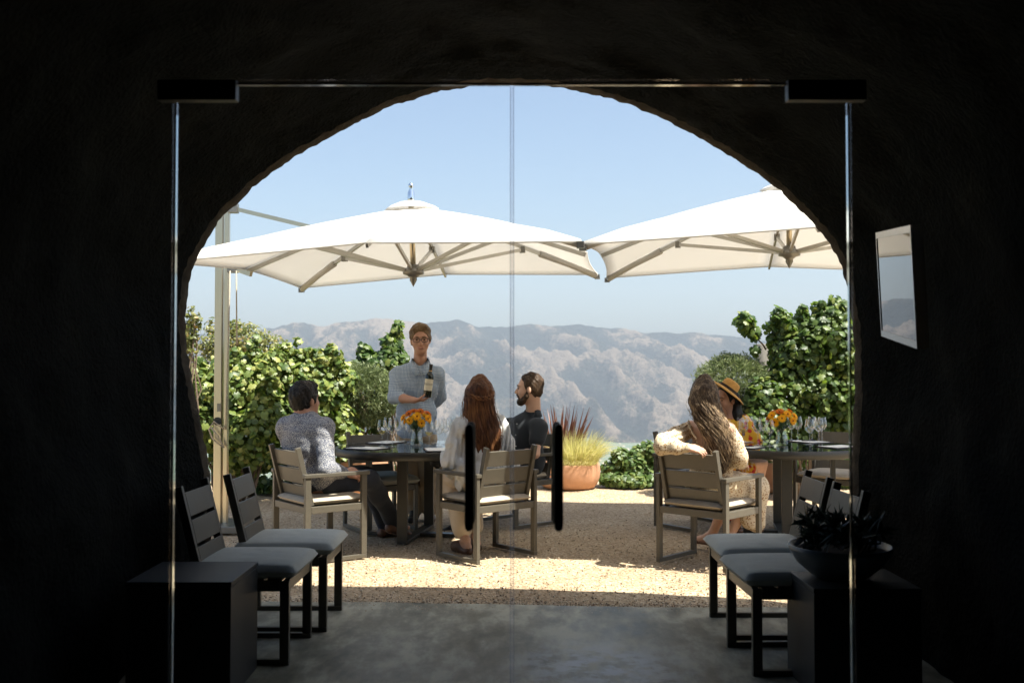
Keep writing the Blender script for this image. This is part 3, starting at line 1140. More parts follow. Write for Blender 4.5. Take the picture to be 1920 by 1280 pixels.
# ---- umbrellas
def umbrella(c, yaw, tx, ty, md, cdp, mast, label, mast_h=2.86, side=3.05):
    u = thing("cantilever_umbrella", label, "umbrella", (mast[0], mast[1], 0), 0, "white square cantilever umbrellas")
    org = Vector(c) - Vector((mast[0], mast[1], 0))
    rot = Matrix.Rotation(yaw, 3, 'Z') @ Matrix.Rotation(ty, 3, 'Y') @ Matrix.Rotation(tx, 3, 'X')
    T = lambda x, y, z: org + rot @ Vector((x, y, z))
    h = side / 2
    ends = [(-h, -h, -cdp), (0, -h + .03, -md), (h, -h, -cdp), (h - .03, 0, -md), (h, h, -cdp), (0, h - .03, -md), (-h, h, -cdp), (-h + .03, 0, -md)]
    top0 = .13
    NRr, NT = 14, 10
    V, Fc = [], []
    for k in range(8):
        a, b = Vector(ends[k]), Vector(ends[(k + 1) % 8])
        for i in range(NRr + 1):
            s_ = i / NRr
            for j in range(NT + 1):
                q = j / NT
                e = a.lerp(b, q)
                e = e + Vector((-e.x, -e.y, 0)) * (.016 * 4 * q * (1 - q))           # hem drawn in between ribs
                rr = top0 / Vector((e.x, e.y)).length
                s2 = rr + (1 - rr) * s_
                pt = e * s2
                pt.z -= .017 * 4 * q * (1 - q) * s2 * (1.3 - s2)                      # cloth sags between ribs
                pt.z += .05 * math.sin(math.pi * s2) * .55                            # ribs bow a little
                V.append(T(*pt))
        b0 = k * (NRr + 1) * (NT + 1)
        for i in range(NRr):
            for j in range(NT):
                q = b0 + i * (NT + 1) + j
                Fc.append((q, q + 1, q + NT + 2, q + NT + 1))
    mb = MB()
    mb.add(V, Fc)
    # short hem band
    V, Fc = [], []
    rim = []
    for k in range(8):
        a, b = Vector(ends[k]), Vector(ends[(k + 1) % 8])
        for j in range(NT):
            q = j / NT
            e = a.lerp(b, q)
            e = e + Vector((-e.x, -e.y, 0)) * (.016 * 4 * q * (1 - q))
            rim.append(e)
    for e in rim:
        V += [T(*e), T(e.x * .998, e.y * .998, e.z - .012)]
    nr = len(rim)
    for k in range(nr):
        k2 = (k + 1) % nr
        Fc.append((2 * k, 2 * k2, 2 * k2 + 1, 2 * k + 1))
    mb.add(V, Fc)
    o = mb.build("canopy", M["canvas"], u, True)
    sol = o.modifiers.new("thickness", 'SOLIDIFY')
    sol.thickness = .0025
    # vent cap
    vc = MB()
    V, Fc = [], []
    for (rr, z) in ((.02, .045), (.1, .035), (.2, -.005), (.24, -.03)):
        for k in range(8):
            a = math.pi / 4 * k - math.pi * .75
            V.append(T(rr * math.cos(a), rr * math.sin(a), z))
    for i in range(3):
        for k in range(8):
            Fc.append((i * 8 + k, i * 8 + (k + 1) % 8, i * 8 + 8 + (k + 1) % 8, i * 8 + 8 + k))
    vc.add(V, Fc)
    vo = vc.build("vent_cap", M["canvas"], u, True)
    sol = vo.modifiers.new("thickness", 'SOLIDIFY')
    sol.thickness = .004
    f = MB()
    f.lathe([(.0001, -.02), (.03, -.02), (.034, .04), (.03, .09), (.018, .13), (.024, .145), (.024, .16), (.014, .172), (.0001, .175)], 16, T(0, 0, .03))
    f.build("finial", M["chrome"], u, True)
    hub = T(0, 0, -.56)
    hb = MB()
    hb.lathe([(.0001, .06), (.05, .06), (.06, .03), (.09, .02), (.09, -.02), (.055, -.03), (.03, -.05), (.032, -.07), (.0001, -.13)], 16, hub)
    hb.build("hub", M["bracket"], u, True)
    MB().tube([T(0, 0, .02), T(0, 0, -.52)], .024, 12).build("centre_pole", M["alu"], u, True)
    for k in range(8):
        e = Vector(ends[k])
        pts = []
        for i in range(7):
            s_ = .04 + .95 * i / 6
            pts.append(T(e.x * s_, e.y * s_, e.z * s_ + .05 * math.sin(math.pi * s_) * .55 - .03))
        rb = MB()
        for i in range(6):
            rb.bar(pts[i], pts[i + 1], .018, .034)
        rib = rb.build("rib", M["rib_grey"], u, bevel=0)
        sm = .56
        mid = T(e.x * sm, e.y * sm, e.z * sm + .027 - .055)
        dr = (mid - hub).normalized()
        MB().bar(hub + dr * .07, mid, .02, .03).build("strut", M["rib_grey"], u)
        MB().box(mid, (.05, .05, .06), rot).build("rib_joint", M["bracket"], rib)
        if k % 2 == 0:
            a_, b_ = T(e.x * .66, e.y * .66, e.z * .66 - .006), T(e.x * .985, e.y * .985, e.z * .985 - .024)
            MB().tube([a_, a_.lerp(b_, .5) + Vector((0, 0, .012)), b_], .033, 10).build("rib_sleeve", M["canvas"], u, True)
            MB().box(T(e.x * .995, e.y * .995, e.z - .03), (.05, .05, .045), rot).build("corner_cap", M["bracket"], u)
    # mast
    sg = 1 if org.x > 0 else -1
    MB().box((0, 0, mast_h / 2), (.072, .085, mast_h)).build("mast", M["alu"], u, bevel=.008)
    MB().box((sg * .066, -.01, mast_h / 2 - .02), (.036, .05, mast_h - .04)).build("mast_rail", M["alu"], u, bevel=.004)
    MB().box((0, 0, .03), (.5, .5, .06)).build("base_plate", M["bracket"], u, bevel=.006)
    for z in (mast_h - .03, 2.30):
        MB().box((sg * .115, -.01, z), (.085, .07, .085)).build("mast_bracket", M["bracket"], u, bevel=.004)
    mid_side = ends[7] if sg > 0 else ends[3]
    inn = T(mid_side[0] * .5, mid_side[1] * .5, mid_side[2] * .5 + .0)
    MB().bar((sg * .13, -.01, mast_h - .035), inn + Vector((0, 0, .06)), .03, .035).build("upper_arm", M["alu"], u)
    hub2 = hub - Vector((0, 0, .0))
    MB().bar((sg * .13, -.01, 2.30), T(mid_side[0] * .97, mid_side[1] * .97, mid_side[2] - .05), .035, .045).build("lower_arm", M["alu"], u)
    if sg > 0:
        rp = MB()
        rp.tube([(.105, -.06, 2.27), (.1, -.065, 1.9), (.085, -.07, 1.2), (.08, -.07, .88)], .006, 6)
        rp.tube([(.16, -.06, 2.27), (.163, -.06, 2.0), (.168, -.06, 1.7), (.17, -.06, 1.62)], [.006, .006, .007, .011], 6)
        rp.tube([(.07, -.075, .88), (-.02, -.09, .95), (-.06, -.09, .88), (-.03, -.09, .8), (.03, -.09, .75), (.07, -.08, .72), (.02, -.09, .82), (-.04, -.095, .9)], .008, 6)
        rp.build("cord", M["rope"], u, True)
        MB().box((.01, -.0445, 1.07), (.03, .004, .07)).build("plaque", M["bracket"], u)
        cl_ = MB().lathe([(.0001, 0), (.036, 0), (.036, .008), (.0001, .008)], 20).build("cleat", M["black"], u)
        k_ = cl_
        k_.rotation_euler = (R(90), 0, 0)
        k_.location = (0, -.0425, .95)
    return u


m, t, n, l, p = newmat("white_canvas")
f = ntex(t, 3, 3)
cc = ramp(t, f, [(.3, (.78, .755, .71)), (.7, (.83, .81, .77))])
l.new(cc, p.inputs["Base Color"])
p.inputs["Roughness"].default_value = .9
l.new(bump(t, ntex(t, 2.2, 3), .35, .03), p.inputs["Normal"])
tr = n.new("ShaderNodeBsdfTranslucent"); tr.inputs[0].default_value = (.85, .83, .8, 1)
mix = n.new("ShaderNodeMixShader"); mix.inputs[0].default_value = .45
l.new(p.outputs[0], mix.inputs[1]); l.new(tr.outputs[0], mix.inputs[2]); l.new(mix.outputs[0], n["Material Output"].inputs[0])
M["canvas"] = m
umbrella((-.867, 8.522, 2.8), -.124, .018, -.034, .462, .531, (-2.585, 8.8), "white square umbrella over the left table, chrome mast on the left")
umbrella((2.324, 8.32, 2.937), -.148, .016, -.001, .529, .618, (4.24, 8.12), "white square umbrella over the right table, cut off by the arch", 3.03, 3.233)


# ---- wall screen and lamp inside the cave
tv = thing("wall_screen", "flat wall screen reflecting sky and hills on the right cave wall", "screen")
far_t, far_b, near_t, near_b = at(1640, 437, 4.2), at(1655, 630, 4.2), at(1706, 422, 3.5), at(1721, 655, 3.5)
cen_ = (far_t + far_b + near_t + near_b) / 4
uy = ((far_t - far_b) + (near_t - near_b)).normalized()
ux = ((far_t - near_t) + (far_b - near_b)).normalized()
uy = (uy - ux * uy.dot(ux)).normalized()
uz = ux.cross(uy)
if uz.x > 0:
    uz = -uz
tv.matrix_world = Matrix.Translation(cen_) @ Matrix((ux, uy, uz)).transposed().to_4x4()
W_ = ((near_t - far_t).length + (near_b - far_b).length) / 2
H_ = ((far_t - far_b).length + (near_t - near_b).length) / 2
m, t, n, l, p = newmat("glossy_dark_screen")
p.inputs["Base Color"].default_value = (.006, .006, .007, 1)
p.inputs["Roughness"].default_value = .015
p.inputs["IOR"].default_value = 1.9
p.inputs["Specular IOR Level"].default_value = .6
MB().box((0, 0, -.02), (W_ - .02, H_ - .05, .036)).build("screen", m, tv)
fr = MB()
fr.box((0, H_ / 2 - .0135, -.02), (W_, .026, .042)); fr.box((0, -H_ / 2 + .0135, -.02), (W_, .026, .042))
fr.box((W_ / 2 - .006, 0, -.02), (.012, H_ - .053, .042)); fr.box((-W_ / 2 + .006, 0, -.02), (.012, H_ - .053, .042))
fr.build("bezel", simple("grey_satin_bezel", (.3, .3, .29), .25, .9, .04), tv)
MB().box((.2, 0, -.085), (.1, .1, .09)).build("wall_bracket", M["black"], tv)
d_in = (cen_ - Vector((0, 0, EYE))).normalized()
print("TV", uz, d_in - 2 * d_in.dot(uz) * uz)

lp = thing("wall_lamp", "small black swivel lamp, unlit, on the left cave wall", "lamp", at(205, 446, 4.9))
MB().lathe([(.0001, 0), (.06, 0), (.06, .02), (.02, .03), (.0001, .03)], 24).build("wall_plate", M["black"], lp, True)
lp.children[0].rotation_euler = (0, R(90), 0)
lp.children[0].location = (-.14, 0, -.02)
MB().tube([(-.13, 0, -.02), (-.06, 0, -.05), (0, 0, -.01)], .012, 10).build("arm", M["black"], lp, True)
m_sh = simple("glossy_black_enamel", (.02, .02, .02), .12, 0, .1)
sh = MB().lathe([(.0001, -.07), (.028, -.07), (.034, -.05), (.05, .05), (.052, .06), (.046, .06), (.03, -.03), (.0001, -.035)], 24).build("shade", m_sh, lp, True)
sh.rotation_euler = (R(20), R(70), 0)


# ================================================================== PLANTS
def ctr(px, py, Y, r_, wgt=1.0):
    return (np.array(at(px, py, Y)), np.array(r_, float), wgt)


def shoot(clumps, a, b, r0, r1, n_=5):
    """a leafy shoot: small clumps along a line"""
    a, b = np.array(a), np.array(b)
    for i in range(n_):
        t_ = i / (n_ - 1)
        rr = r0 + (r1 - r0) * t_
        clumps.append((a + (b - a) * t_ + RNG.normal(size=3) * .02, np.array([rr, rr, rr * 1.1]), .9))


def woody(name, lines, mat, parent):
    b = MB()
    for pts, r0, r1 in lines:
        k = len(pts)
        b.tube(pts, [r0 + (r1 - r0) * i / (k - 1) for i in range(k)], 8)
    return b.build(name, mat, parent, True)


def wiggle(a, b, n_=6, amp=.04):
    a, b = Vector(a), Vector(b)
    return [a.lerp(b, i / (n_ - 1)) + Vector(RNG.normal(size=3) * amp * math.sin(math.pi * i / (n_ - 1))) for i in range(n_)]


def vine(name, label, base, clumps, n_, size, mat, outline=VINE, cat="grapevine", grp=None, hang=(0, -.2, -.7), stems=()):
    v = thing(name, label, cat, base, 0, grp)
    P, N = clump_points(clumps, n_)
    P[:, 2] = np.maximum(P[:, 2], .03)
    P -= np.array(base)
    leafcloud("foliage", P, N, RNG.uniform(.4, 1.0, n_) ** .8 * size * 1.18, outline, .1, M[mat], v, hang)
    lines = []
    b0 = Vector((0, 0, 0))
    for c in (clumps[:14] if name != 'trailing_vine' else clumps[:0]):
        q = Vector(c[0]) - Vector(base)
        st = Vector((q.x * .35 + RNG.normal() * .05, q.y * .5, 0))
        lines.append((wiggle(st, q, 7, .05), .016, .005))
    for s_ in stems:
        lines.append(s_)
    if lines:
        woody("stems", lines, M["bark"], v)
    return v


# left grapevine hedge: two vines
cl = [ctr(430, 735, 10.6, (.32, .3, .3)), ctr(480, 720, 10.7, (.35, .35, .3)), ctr(400, 790, 10.6, (.3, .3, .34)), ctr(470, 800, 10.6, (.36, .34, .36)),
      ctr(440, 690, 10.8, (.28, .3, .18)), ctr(520, 695, 10.8, (.22, .28, .24)), ctr(375, 715, 10.7, (.2, .25, .2)), ctr(370, 775, 10.6, (.2, .25, .3)), ctr(500, 770, 10.7, (.3, .3, .3)), ctr(450, 850, 10.7, (.4, .3, .25), .6)]
shoot(cl, at(505, 700, 10.7), at(533, 650, 10.7), .12, .07)
shoot(cl, at(390, 720, 10.7), at(372, 690, 10.6), .1, .08)
for px_, py_ in ((440, 680), (470, 675), (415, 690), (500, 690)):
    shoot(cl, at(px_, py_ + 20, 10.7), at(px_ + RNG.uniform(-14, 14), py_ - RNG.uniform(16, 46), 10.6), .09, .045, 6)
vine("grapevine", "grapevine behind the chrome umbrella mast, sunlit yellow-green leaves", (-3.0, 10.75, 0), cl, 7600, .08, "vine", grp="grapevines along the terrace edge")
cl = [ctr(560, 715, 10.9, (.3, .32, .26)), ctr(600, 745, 10.9, (.3, .3, .3)), ctr(545, 775, 10.9, (.3, .3, .32)), ctr(620, 790, 11, (.3, .3, .28)), ctr(575, 690, 11, (.22, .25, .16)), ctr(635, 715, 11, (.22, .25, .22)), ctr(560, 835, 10.9, (.35, .3, .22), .6), ctr(640, 830, 11, (.3, .3, .2), .5)]
shoot(cl, at(590, 690, 10.9), at(622, 655, 10.9), .13, .06)
shoot(cl, at(550, 700, 10.9), at(545, 665, 10.9), .12, .08)
for px_, py_ in ((565, 682), (600, 690), (640, 700), (580, 676)):
    shoot(cl, at(px_, py_ + 18, 10.9), at(px_ + RNG.uniform(-14, 14), py_ - RNG.uniform(14, 40), 10.8), .09, .045, 6)
vine("grapevine", "grapevine behind the seated man in the flecked shirt", (-2.2, 11.0, 0), cl, 6400, .08, "vine", grp="grapevines along the terrace edge")
# vine behind the olive
cl = [ctr(705, 690, 11.6, (.28, .25, .18)), ctr(735, 680, 11.6, (.2, .22, .2)), ctr(675, 700, 11.6, (.24, .22, .16)), ctr(745, 720, 11.7, (.22, .25, .3)), ctr(700, 770, 11.7, (.35, .2, .35), .7)]
shoot(cl, at(730, 675, 11.6), at(744, 612, 11.6), .16, .06, 7)
shoot(cl, at(695, 680, 11.6), at(683, 660, 11.6), .12, .09)
vine("grapevine", "tall grapevine shoot rising behind the olive tree beside the standing man", (-1.45, 11.7, 0), cl, 2400, .09, "vine_dark", grp="grapevines along the terrace edge")
# toyon shrub behind
cl = [ctr(455, 640, 13.0, (.42, .4, .26)), ctr(495, 655, 13.0, (.34, .35, .22)), ctr(415, 650, 13.0, (.3, .35, .25)), ctr(440, 690, 13.0, (.6, .45, .3)), ctr(525, 680, 13.0, (.2, .3, .2)), ctr(400, 615, 13, (.13, .13, .14)), ctr(440, 615, 13, (.25, .25, .12)), ctr(385, 650, 13, (.14, .14, .08)), ctr(440, 760, 13.0, (.7, .4, .4), .5)]
vine("toyon_shrub", "rounded olive-green shrub with reddish berries behind the left grapevine", (-3.6, 13.1, -.4), cl, 5200, .062, "toyon", OVAL, "shrub", None, None)
cl = []
shoot(cl, at(352, 655, 10.2), at(366, 590, 10.2), .1, .07, 7)
cl.append(ctr(354, 620, 10.2, (.12, .12, .2)))
vine("bay_shrub", "thin leafy shrub branch at the left edge of the arch", (-3.35, 10.25, 0), cl, 420, .06, "toyon", OVAL, "shrub", None, None)
# low plants along the edge
lows = [("low trailing grapevine between the terracotta bowl and the floral dress", 1140, 1236, 876, 3600, 11.95, "low"), ("low green plants at the terrace edge behind the left chairs", 430, 560, 862, 2200, 11.5, "low"),
        ("low green plants at the terrace edge under the left table", 660, 980, 868, 2600, 11.9, "low"), ("low green vine behind the right table legs", 1375, 1600, 862, 2400, 12.0, "vine_dark")]
for lb, x0, x1, y0, n_, Y, mt in lows:
    cl = []
    k = max(3, int((x1 - x0) / 26))
    for i in range(k):
        px = x0 + (x1 - x0) * (i + .5) / k
        q = at(px, y0 + RNG.uniform(-6, 10), Y + RNG.uniform(-.12, .15))
        cl.append((np.array((q.x, q.y, max(.1, q.z))), np.array([.17, .17, RNG.uniform(.14, .22)]), 1))
        cl.append((np.array((q.x + RNG.uniform(-.1, .1), q.y - .12, .08)), np.array([.2, .16, .11]), 1))
    if x0 == 1140:
        cl.append(ctr(1216, 842, Y, (.1, .1, .1)))
        cl.append(ctr(1196, 848, Y, (.09, .09, .09)))
        cl.append(ctr(1164, 856, Y, (.12, .1, .1)))
    c0 = np.mean([c[0] for c in cl], axis=0)
    vine("trailing_vine", lb, (c0[0], c0[1], 0), cl, n_, .07, mt, VINE, "vine", "low vines along the terrace edge", None)
# right grapevine
cl = [ctr(1482, 695, 10.9, (.25, .26, .3)), ctr(1500, 660, 10.9, (.32, .3, .3)), ctr(1550, 640, 10.8, (.32, .3, .34)), ctr(1590, 660, 10.8, (.3, .3, .34)), ctr(1480, 740, 10.9, (.36, .32, .34)), ctr(1540, 730, 10.8, (.36, .32, .36)), ctr(1600, 740, 10.8, (.32, .3, .4)), ctr(1510, 800, 10.9, (.4, .3, .3)), ctr(1590, 805, 10.9, (.3, .3, .3)), ctr(1455, 780, 10.8, (.3, .25, .3), .8), ctr(1432, 752, 10.6, (.2, .12, .26), 1.5), ctr(1432, 810, 10.5, (.22, .12, .25), 1.4), ctr(1480, 615, 10.9, (.16, .16, .12)), ctr(1515, 608, 10.9, (.16, .16, .12)), ctr(1560, 596, 10.8, (.2, .2, .14))]
shoot(cl, at(1490, 620, 10.9), at(1455, 590, 10.9), .12, .08)
shoot(cl, at(1560, 610, 10.8), at(1578, 568, 10.8), .15, .07)
shoot(cl, at(1420, 650, 10.9), at(1396, 602, 10.9), .06, .11, 4)
shoot(cl, at(1462, 665, 10.9), at(1447, 622, 10.9), .09, .07)
for px_, py_ in ((1500, 612), (1530, 604), (1545, 600), (1590, 600), (1470, 625), (1510, 606)):
    shoot(cl, at(px_, py_ + 20, 10.9), at(px_ + RNG.uniform(-18, 14), py_ - RNG.uniform(10, 34), 10.8), .09, .045, 6)
vine("grapevine", "big dense grapevine on the right, spilling over a grey post", (3.2, 10.9, 0), cl, 12000, .082, "vine_dark", grp="grapevines along the terrace edge",
     stems=[(wiggle(Vector(at(1436, 655, 10.95)) - Vector((3.2, 10.9, 0)), Vector(at(1398, 612, 10.9)) - Vector((3.2, 10.9, 0)), 6, .02), .01, .005)])
# grey post
po = thing("vine_post", "weathered grey wooden post in front of the right grapevine", "post", (at(1430, 700, 11.95).x, 11.95, 0))
tz = at(1430, 645, 11.95).z
MB().lathe([(.0001, 0), (.092, 0), (.094, tz * .5), (.09, tz - .012), (.082, tz), (.0001, tz + .004)], 14).build("trunk", M["postwood"], po, True)
cr = MB()
cr.bar((-.5, .09, .72), (1.6, .09, .72), .012, .012)
cr.bar((-.5, .09, 1.15), (1.6, .09, 1.15), .012, .012)
cr.build("trellis_wire", M["bracket"], po)


def olive(label, c, rad, base, pot_r, n_):
    o = thing("olive_tree", label, "tree", base, 0, "clipped olive trees in pots")
    d = RNG.normal(size=(n_, 3))
    d /= np.linalg.norm(d, axis=1)[:, None]
    lump = np.array([noise.noise(Vector(q * 2.6)) for q in d])
    rr = (RNG.uniform(.3, 1, n_) ** .3) * (1 + .2 * lump) + np.maximum(0, RNG.normal(0, .05, n_))
    P = np.array(c) - np.array(base) + d * rr[:, None] * np.array(rad)
    N = np.cross(d, RNG.normal(size=(n_, 3))) + d * .35
    T = leafcloud("crown", P, N, RNG.uniform(.04, .07, n_), SLIM, .05, M["olive"], o, None)
    lines = []
    cc = Vector(c) - Vector(base)
    lines.append((wiggle((0, 0, .3), cc - Vector((0, 0, rad[2] * .4)), 7, .015), .026, .02))
    for k in range(16):
        q = cc + Vector(RNG.normal(size=3)).normalized() * rad[0] * .8
        lines.append((wiggle(cc - Vector((0, 0, rad[2] * .5)), q, 5, .03), .012, .003))
    woody("trunk", lines, M["bark"], o)
    pt = thing("terracotta_pot", "terracotta pot holding the " + label.split(",")[0], "pot", base)
    MB().lathe([(.0001, 0), (pot_r * .72, 0), (pot_r * .95, .3), (pot_r, .36), (pot_r, .40), (pot_r * .9, .40), (pot_r * .86, .34), (.0001, .33)], 32).build("body", M["terracotta"], pt, True)
    MB().lathe([(.0001, .345), (pot_r * .87, .35)], 32).build("soil", M["soil"], pt)


q = at(681, 742, 11.3)
olive("round clipped olive tree on the left, behind the glasses", q, (.385, .37, .355), (q.x + .02, 11.3, 0), .29, 13000)
q = at(1378, 727, 11.0)
olive("wide clipped olive tree on the right, behind the tan hat", q, (.43, .4, .36), (q.x + .05, 11.0, 0), .3, 16000)

# terracotta bowls with grasses
def bowlpot(label, c, r_, h):
    b = thing("terracotta_bowl", label, "planter", (c[0], c[1], 0), 0, "terracotta planters")
    pf = [(.0001, 0), (r_ * .80, 0), (r_ * .9, h * .14), (r_ * .985, h * .42), (r_ * 1.01, h * .7), (r_ * .985, h * .9), (r_ * .97, h), (r_ * .91, h), (r_ * .9, h * .8), (.0001, h * .8)]
    MB().lathe(pf, 48).build("body", M["terracotta"], b, True)
    MB().lathe([(.0001, h * .87), (r_ * .9, h * .87)], 48).build("soil", M["soil"], b)
    return b
b1c = (.675, 11.9)
bowlpot("wide terracotta bowl of blond grass and bronze flax beyond the centre chairs", b1c, .375, .29)
def grassplant(name, label, cat, c, z, n_, spread, L, width, mat, seg=6, sag=.3, lean=(0, 0), r0=.12, up=1.0):
    t_ = thing(name, label, cat, (c[0], c[1], z))
    a = RNG.uniform(0, 2 * math.pi, n_)
    rr = r0 * np.sqrt(RNG.random(n_))
    B = np.stack([rr * np.cos(a), rr * np.sin(a), np.zeros(n_)], 1)
    a2 = a + RNG.normal(0, .6, n_)
    out = np.abs(RNG.normal(0, spread, n_))
    ln = L * RNG.uniform(.6, 1.1, n_)
    dv = np.stack([np.cos(a2) * out + lean[0], np.sin(a2) * out + lean[1], np.full(n_, up)], 1)
    dv /= np.linalg.norm(dv, axis=1)[:, None]
    blades("leaves", B, B + dv * ln[:, None], np.full(n_, width) * RNG.uniform(.6, 1.2, n_), M[mat], t_, seg, sag)
    return t_
grassplant("flax_plant", "bronze spiky flax standing in the terracotta bowl", "plant", (b1c[0] - .08, b1c[1] + .1), .27, 120, .5, .68, .046, "phormium", 5, .05, (.12, 0), .13)
grassplant("feather_grass", "blond arching feather grass in front of the bronze flax", "grass", (b1c[0] + .12, b1c[1] - .14), .28, 1500, .8, .42, .0045, "blond", 7, .42, (.1, -.25), .2, .8)
grassplant("trailing_grass", "thin dry grass hanging over the rim of the terracotta bowl", "grass", (b1c[0] + .08, b1c[1] - .27), .29, 260, 1.0, .2, .003, "blond", 6, .5, (0, -1.0), .22, .3)
b2c = (2.93, 11.6)
bowlpot("terracotta planter seen between the right table legs", b2c, .31, .34)
grassplant("spiky_grass", "green spiky grass growing in the planter behind the right table", "grass", b2c, .3, 420, .7, .34, .008, "olive", 6, .3, (0, 0), .2)

# succulents in the bowl on the right plinth
bo = thing("planted_bowl", "blue-grey bowl on the dark plinth, full of dark succulents", "bowl", (1.475, 4.5, .477))
MB().lathe([(.0001, 0), (.09, 0), (.13, .018), (.19, .07), (.222, .125), (.228, .148), (.219, .148), (.2, .11), (.0001, .1)], 40).build("body", M["bowl"], bo, True)
MB().lathe([(.0001, .118), (.207, .122)], 32).build("soil", M["soil"], bo)
su = thing("succulent_plant", "dark spiky succulents growing in the blue-grey bowl", "plant", (1.475, 4.5, .6))
P, D_ = [], []
n_ = 26
for k in range(n_):
    a = RNG.uniform(0, 6.28)
    rr = .17 * math.sqrt(RNG.random())
    hgt = RNG.uniform(.03, .13)
    c = np.array([rr * math.cos(a) * 1.1, rr * math.sin(a), hgt])
    m_ = 26
    d = RNG.normal(size=(m_, 3)) + np.array([0, 0, .7])
    d /= np.linalg.norm(d, axis=1)[:, None]
    P.append(np.repeat(c[None], m_, 0))
    D_.append(d)
P, D_ = np.concatenate(P), np.concatenate(D_)
blades("rosettes", P, P + D_ * RNG.uniform(.05, .1, len(P))[:, None], np.full(len(P), .02), M["succ"], su, 4, .1)
n_ = 34
a = RNG.uniform(0, 6.28, n_)
B = np.stack([.1 * np.cos(a), .1 * np.sin(a), np.full(n_, .04)], 1)
dv = np.stack([np.cos(a) * .9 - .25, np.sin(a) * .7, RNG.uniform(.3, 1.2, n_)], 1)
blades("long_leaves", B, B + dv * RNG.uniform(.07, .15, n_)[:, None], np.full(n_, .012), M["succ"], su, 4, .25)
n_ = 22
a = RNG.uniform(0, 6.28, n_)
woody("stems", [(wiggle((.12 * math.cos(q), .12 * math.sin(q), 0), (.17 * math.cos(q), .17 * math.sin(q), RNG.uniform(.06, .14)), 4, .01), .006, .004) for q in a], M["succ"], su)


# ================================================================== ON THE TABLES
def wineglass(loc, label, group, wine=False):
    g = thing("wine_glass", label, "wine glass", loc, RNG.uniform(0, 6), group)
    MB().lathe([(.0001, .001), (.036, .0015), (.037, .003), (.012, .006), (.0045, .012), (.0038, .05), (.004, .092), (.008, .1)], 20).build("stem", M["wineglass"], g, True)
    MB().lathe([(.0001, .099), (.014, .103), (.032, .12), (.042, .143), (.0425, .16), (.037, .195), (.0315, .222)], 24).build("bowl", M["wineglass"], g, True)
    if wine:
        MB().lathe([(.0001, .101), (.014, .105), (.0315, .121), (.037, .131), (.0001, .131)], 20).build("wine", M["wine"], g, True)
    return g


def on_table(px, py, c, rmax=.6):
    Y = (EYE - TZ) * FPX / max(60, (py - 689))
    X = (px - 958) / FPX * Y
    d = Vector((X - c[0], Y - c[1]))
    if d.length > rmax:
        d = d.normalized() * rmax
        for _ in range(12):                                  # keep the sight line, slide along it
            pass
    return Vector((c[0] + d.x, c[1] + d.y, TZ + .0005))


LG = [(715, 836, 1), (725, 829, 0), (734, 837, 0), (745, 829, 0), (757, 826, 0), (766, 831, 0), (803, 839, 1), (814, 831, 0), (822, 836, 0), (833, 832, 0), (843, 828, 0), (851, 834, 0)]
RG = [(1385, 828, 0), (1391, 833, 1), (1402, 826, 0), (1418, 834, 0), (1428, 828, 0), (1440, 836, 0), (1483, 824, 0), (1501, 823, 0), (1515, 833, 0), (1523, 826, 0), (1532, 830, 0), (1545, 827, 0)]
proto = {}
ordn = ["first", "second", "third", "fourth", "fifth", "sixth", "seventh", "eighth", "ninth", "tenth", "eleventh", "twelfth"]
for L, c, side, key in ((LG, TC[0], "left", "left"), (RG, TC[1], "right", "right")):
    srt = sorted(L)
    for i, (px, py, wn) in enumerate(srt):
        loc = on_table(px, py, c)
        half = "left of the flowers" if px < (787 if side == "left" else 1462) else "right of the flowers"
        j = sum(1 for q in srt[:i] if (q[0] < (787 if side == "left" else 1462)) == (px < (787 if side == "left" else 1462)))
        what = "glass holding white wine" if wn else "empty stemmed glass"
        lb = f"{what}, {ordn[j]} from left {'left' if half.startswith('left') else 'right'} of the {side} posy"
        gr = "wine glasses on the tasting tables"
        if wn not in proto:
            proto[wn] = wineglass(loc, lb, gr, bool(wn))
        else:
            dup(proto[wn], loc, RNG.uniform(0, 6), lb, gr)

# tasting sheets with pens
def sheet(loc, rz, label):
    s_ = thing("tasting_board", label, "clipboard", loc, rz, "tasting boards with white sheets")
    MB().box((0, 0, .003), (.23, .31, .006)).build("board", M["board"], s_, bevel=.001)
    MB().box((0, .003, .0068), (.205, .28, .0012)).build("paper", M["paper"], s_)
    return s_
def pen(loc, rz, label):
    return tag(MB().tube([(-.07, 0, .0055), (-.06, 0, .0055), (.05, 0, .0055), (.066, 0, .0055), (.072, 0, .0055)], [.003, .0045, .0045, .003, .0008], 10).build("pen", M["pen"], None, True), label, "pen")
SH = [(TC[0], -.38, -.27, 60, "tasting board with white sheet on the left table, in front of the leftmost glass"), (TC[0], -.3, .36, -30, "tasting board with white sheet on the left table, at the empty grey chair"),
      (TC[0], .22, -.42, 10, "tasting board with white sheet on the left table, at the auburn-haired woman"), (TC[0], .45, .14, -65, "tasting board with white sheet on the left table, at the bearded man"),
      (TC[1], -.4, -.26, 55, "tasting board with white sheet on the right table, at the floral dress"), (TC[1], -.33, .3, -40, "tasting board with white sheet on the right table, at the woman in the tan hat"),
      (TC[1], .34, .33, 30, "tasting board with white sheet on the right table, at the empty armchair"), (TC[1], .42, -.22, -60, "tasting board with white sheet on the right table, nearest the cave wall")]
s0 = None
for c, dx, dy, a, lb in SH:
    loc = (c[0] + dx, c[1] + dy, TZ + .0005)
    if s0 is None:
        s0 = sheet(loc, R(a), lb)
    else:
        dup(s0, loc, R(a), lb, "tasting boards with white sheets")
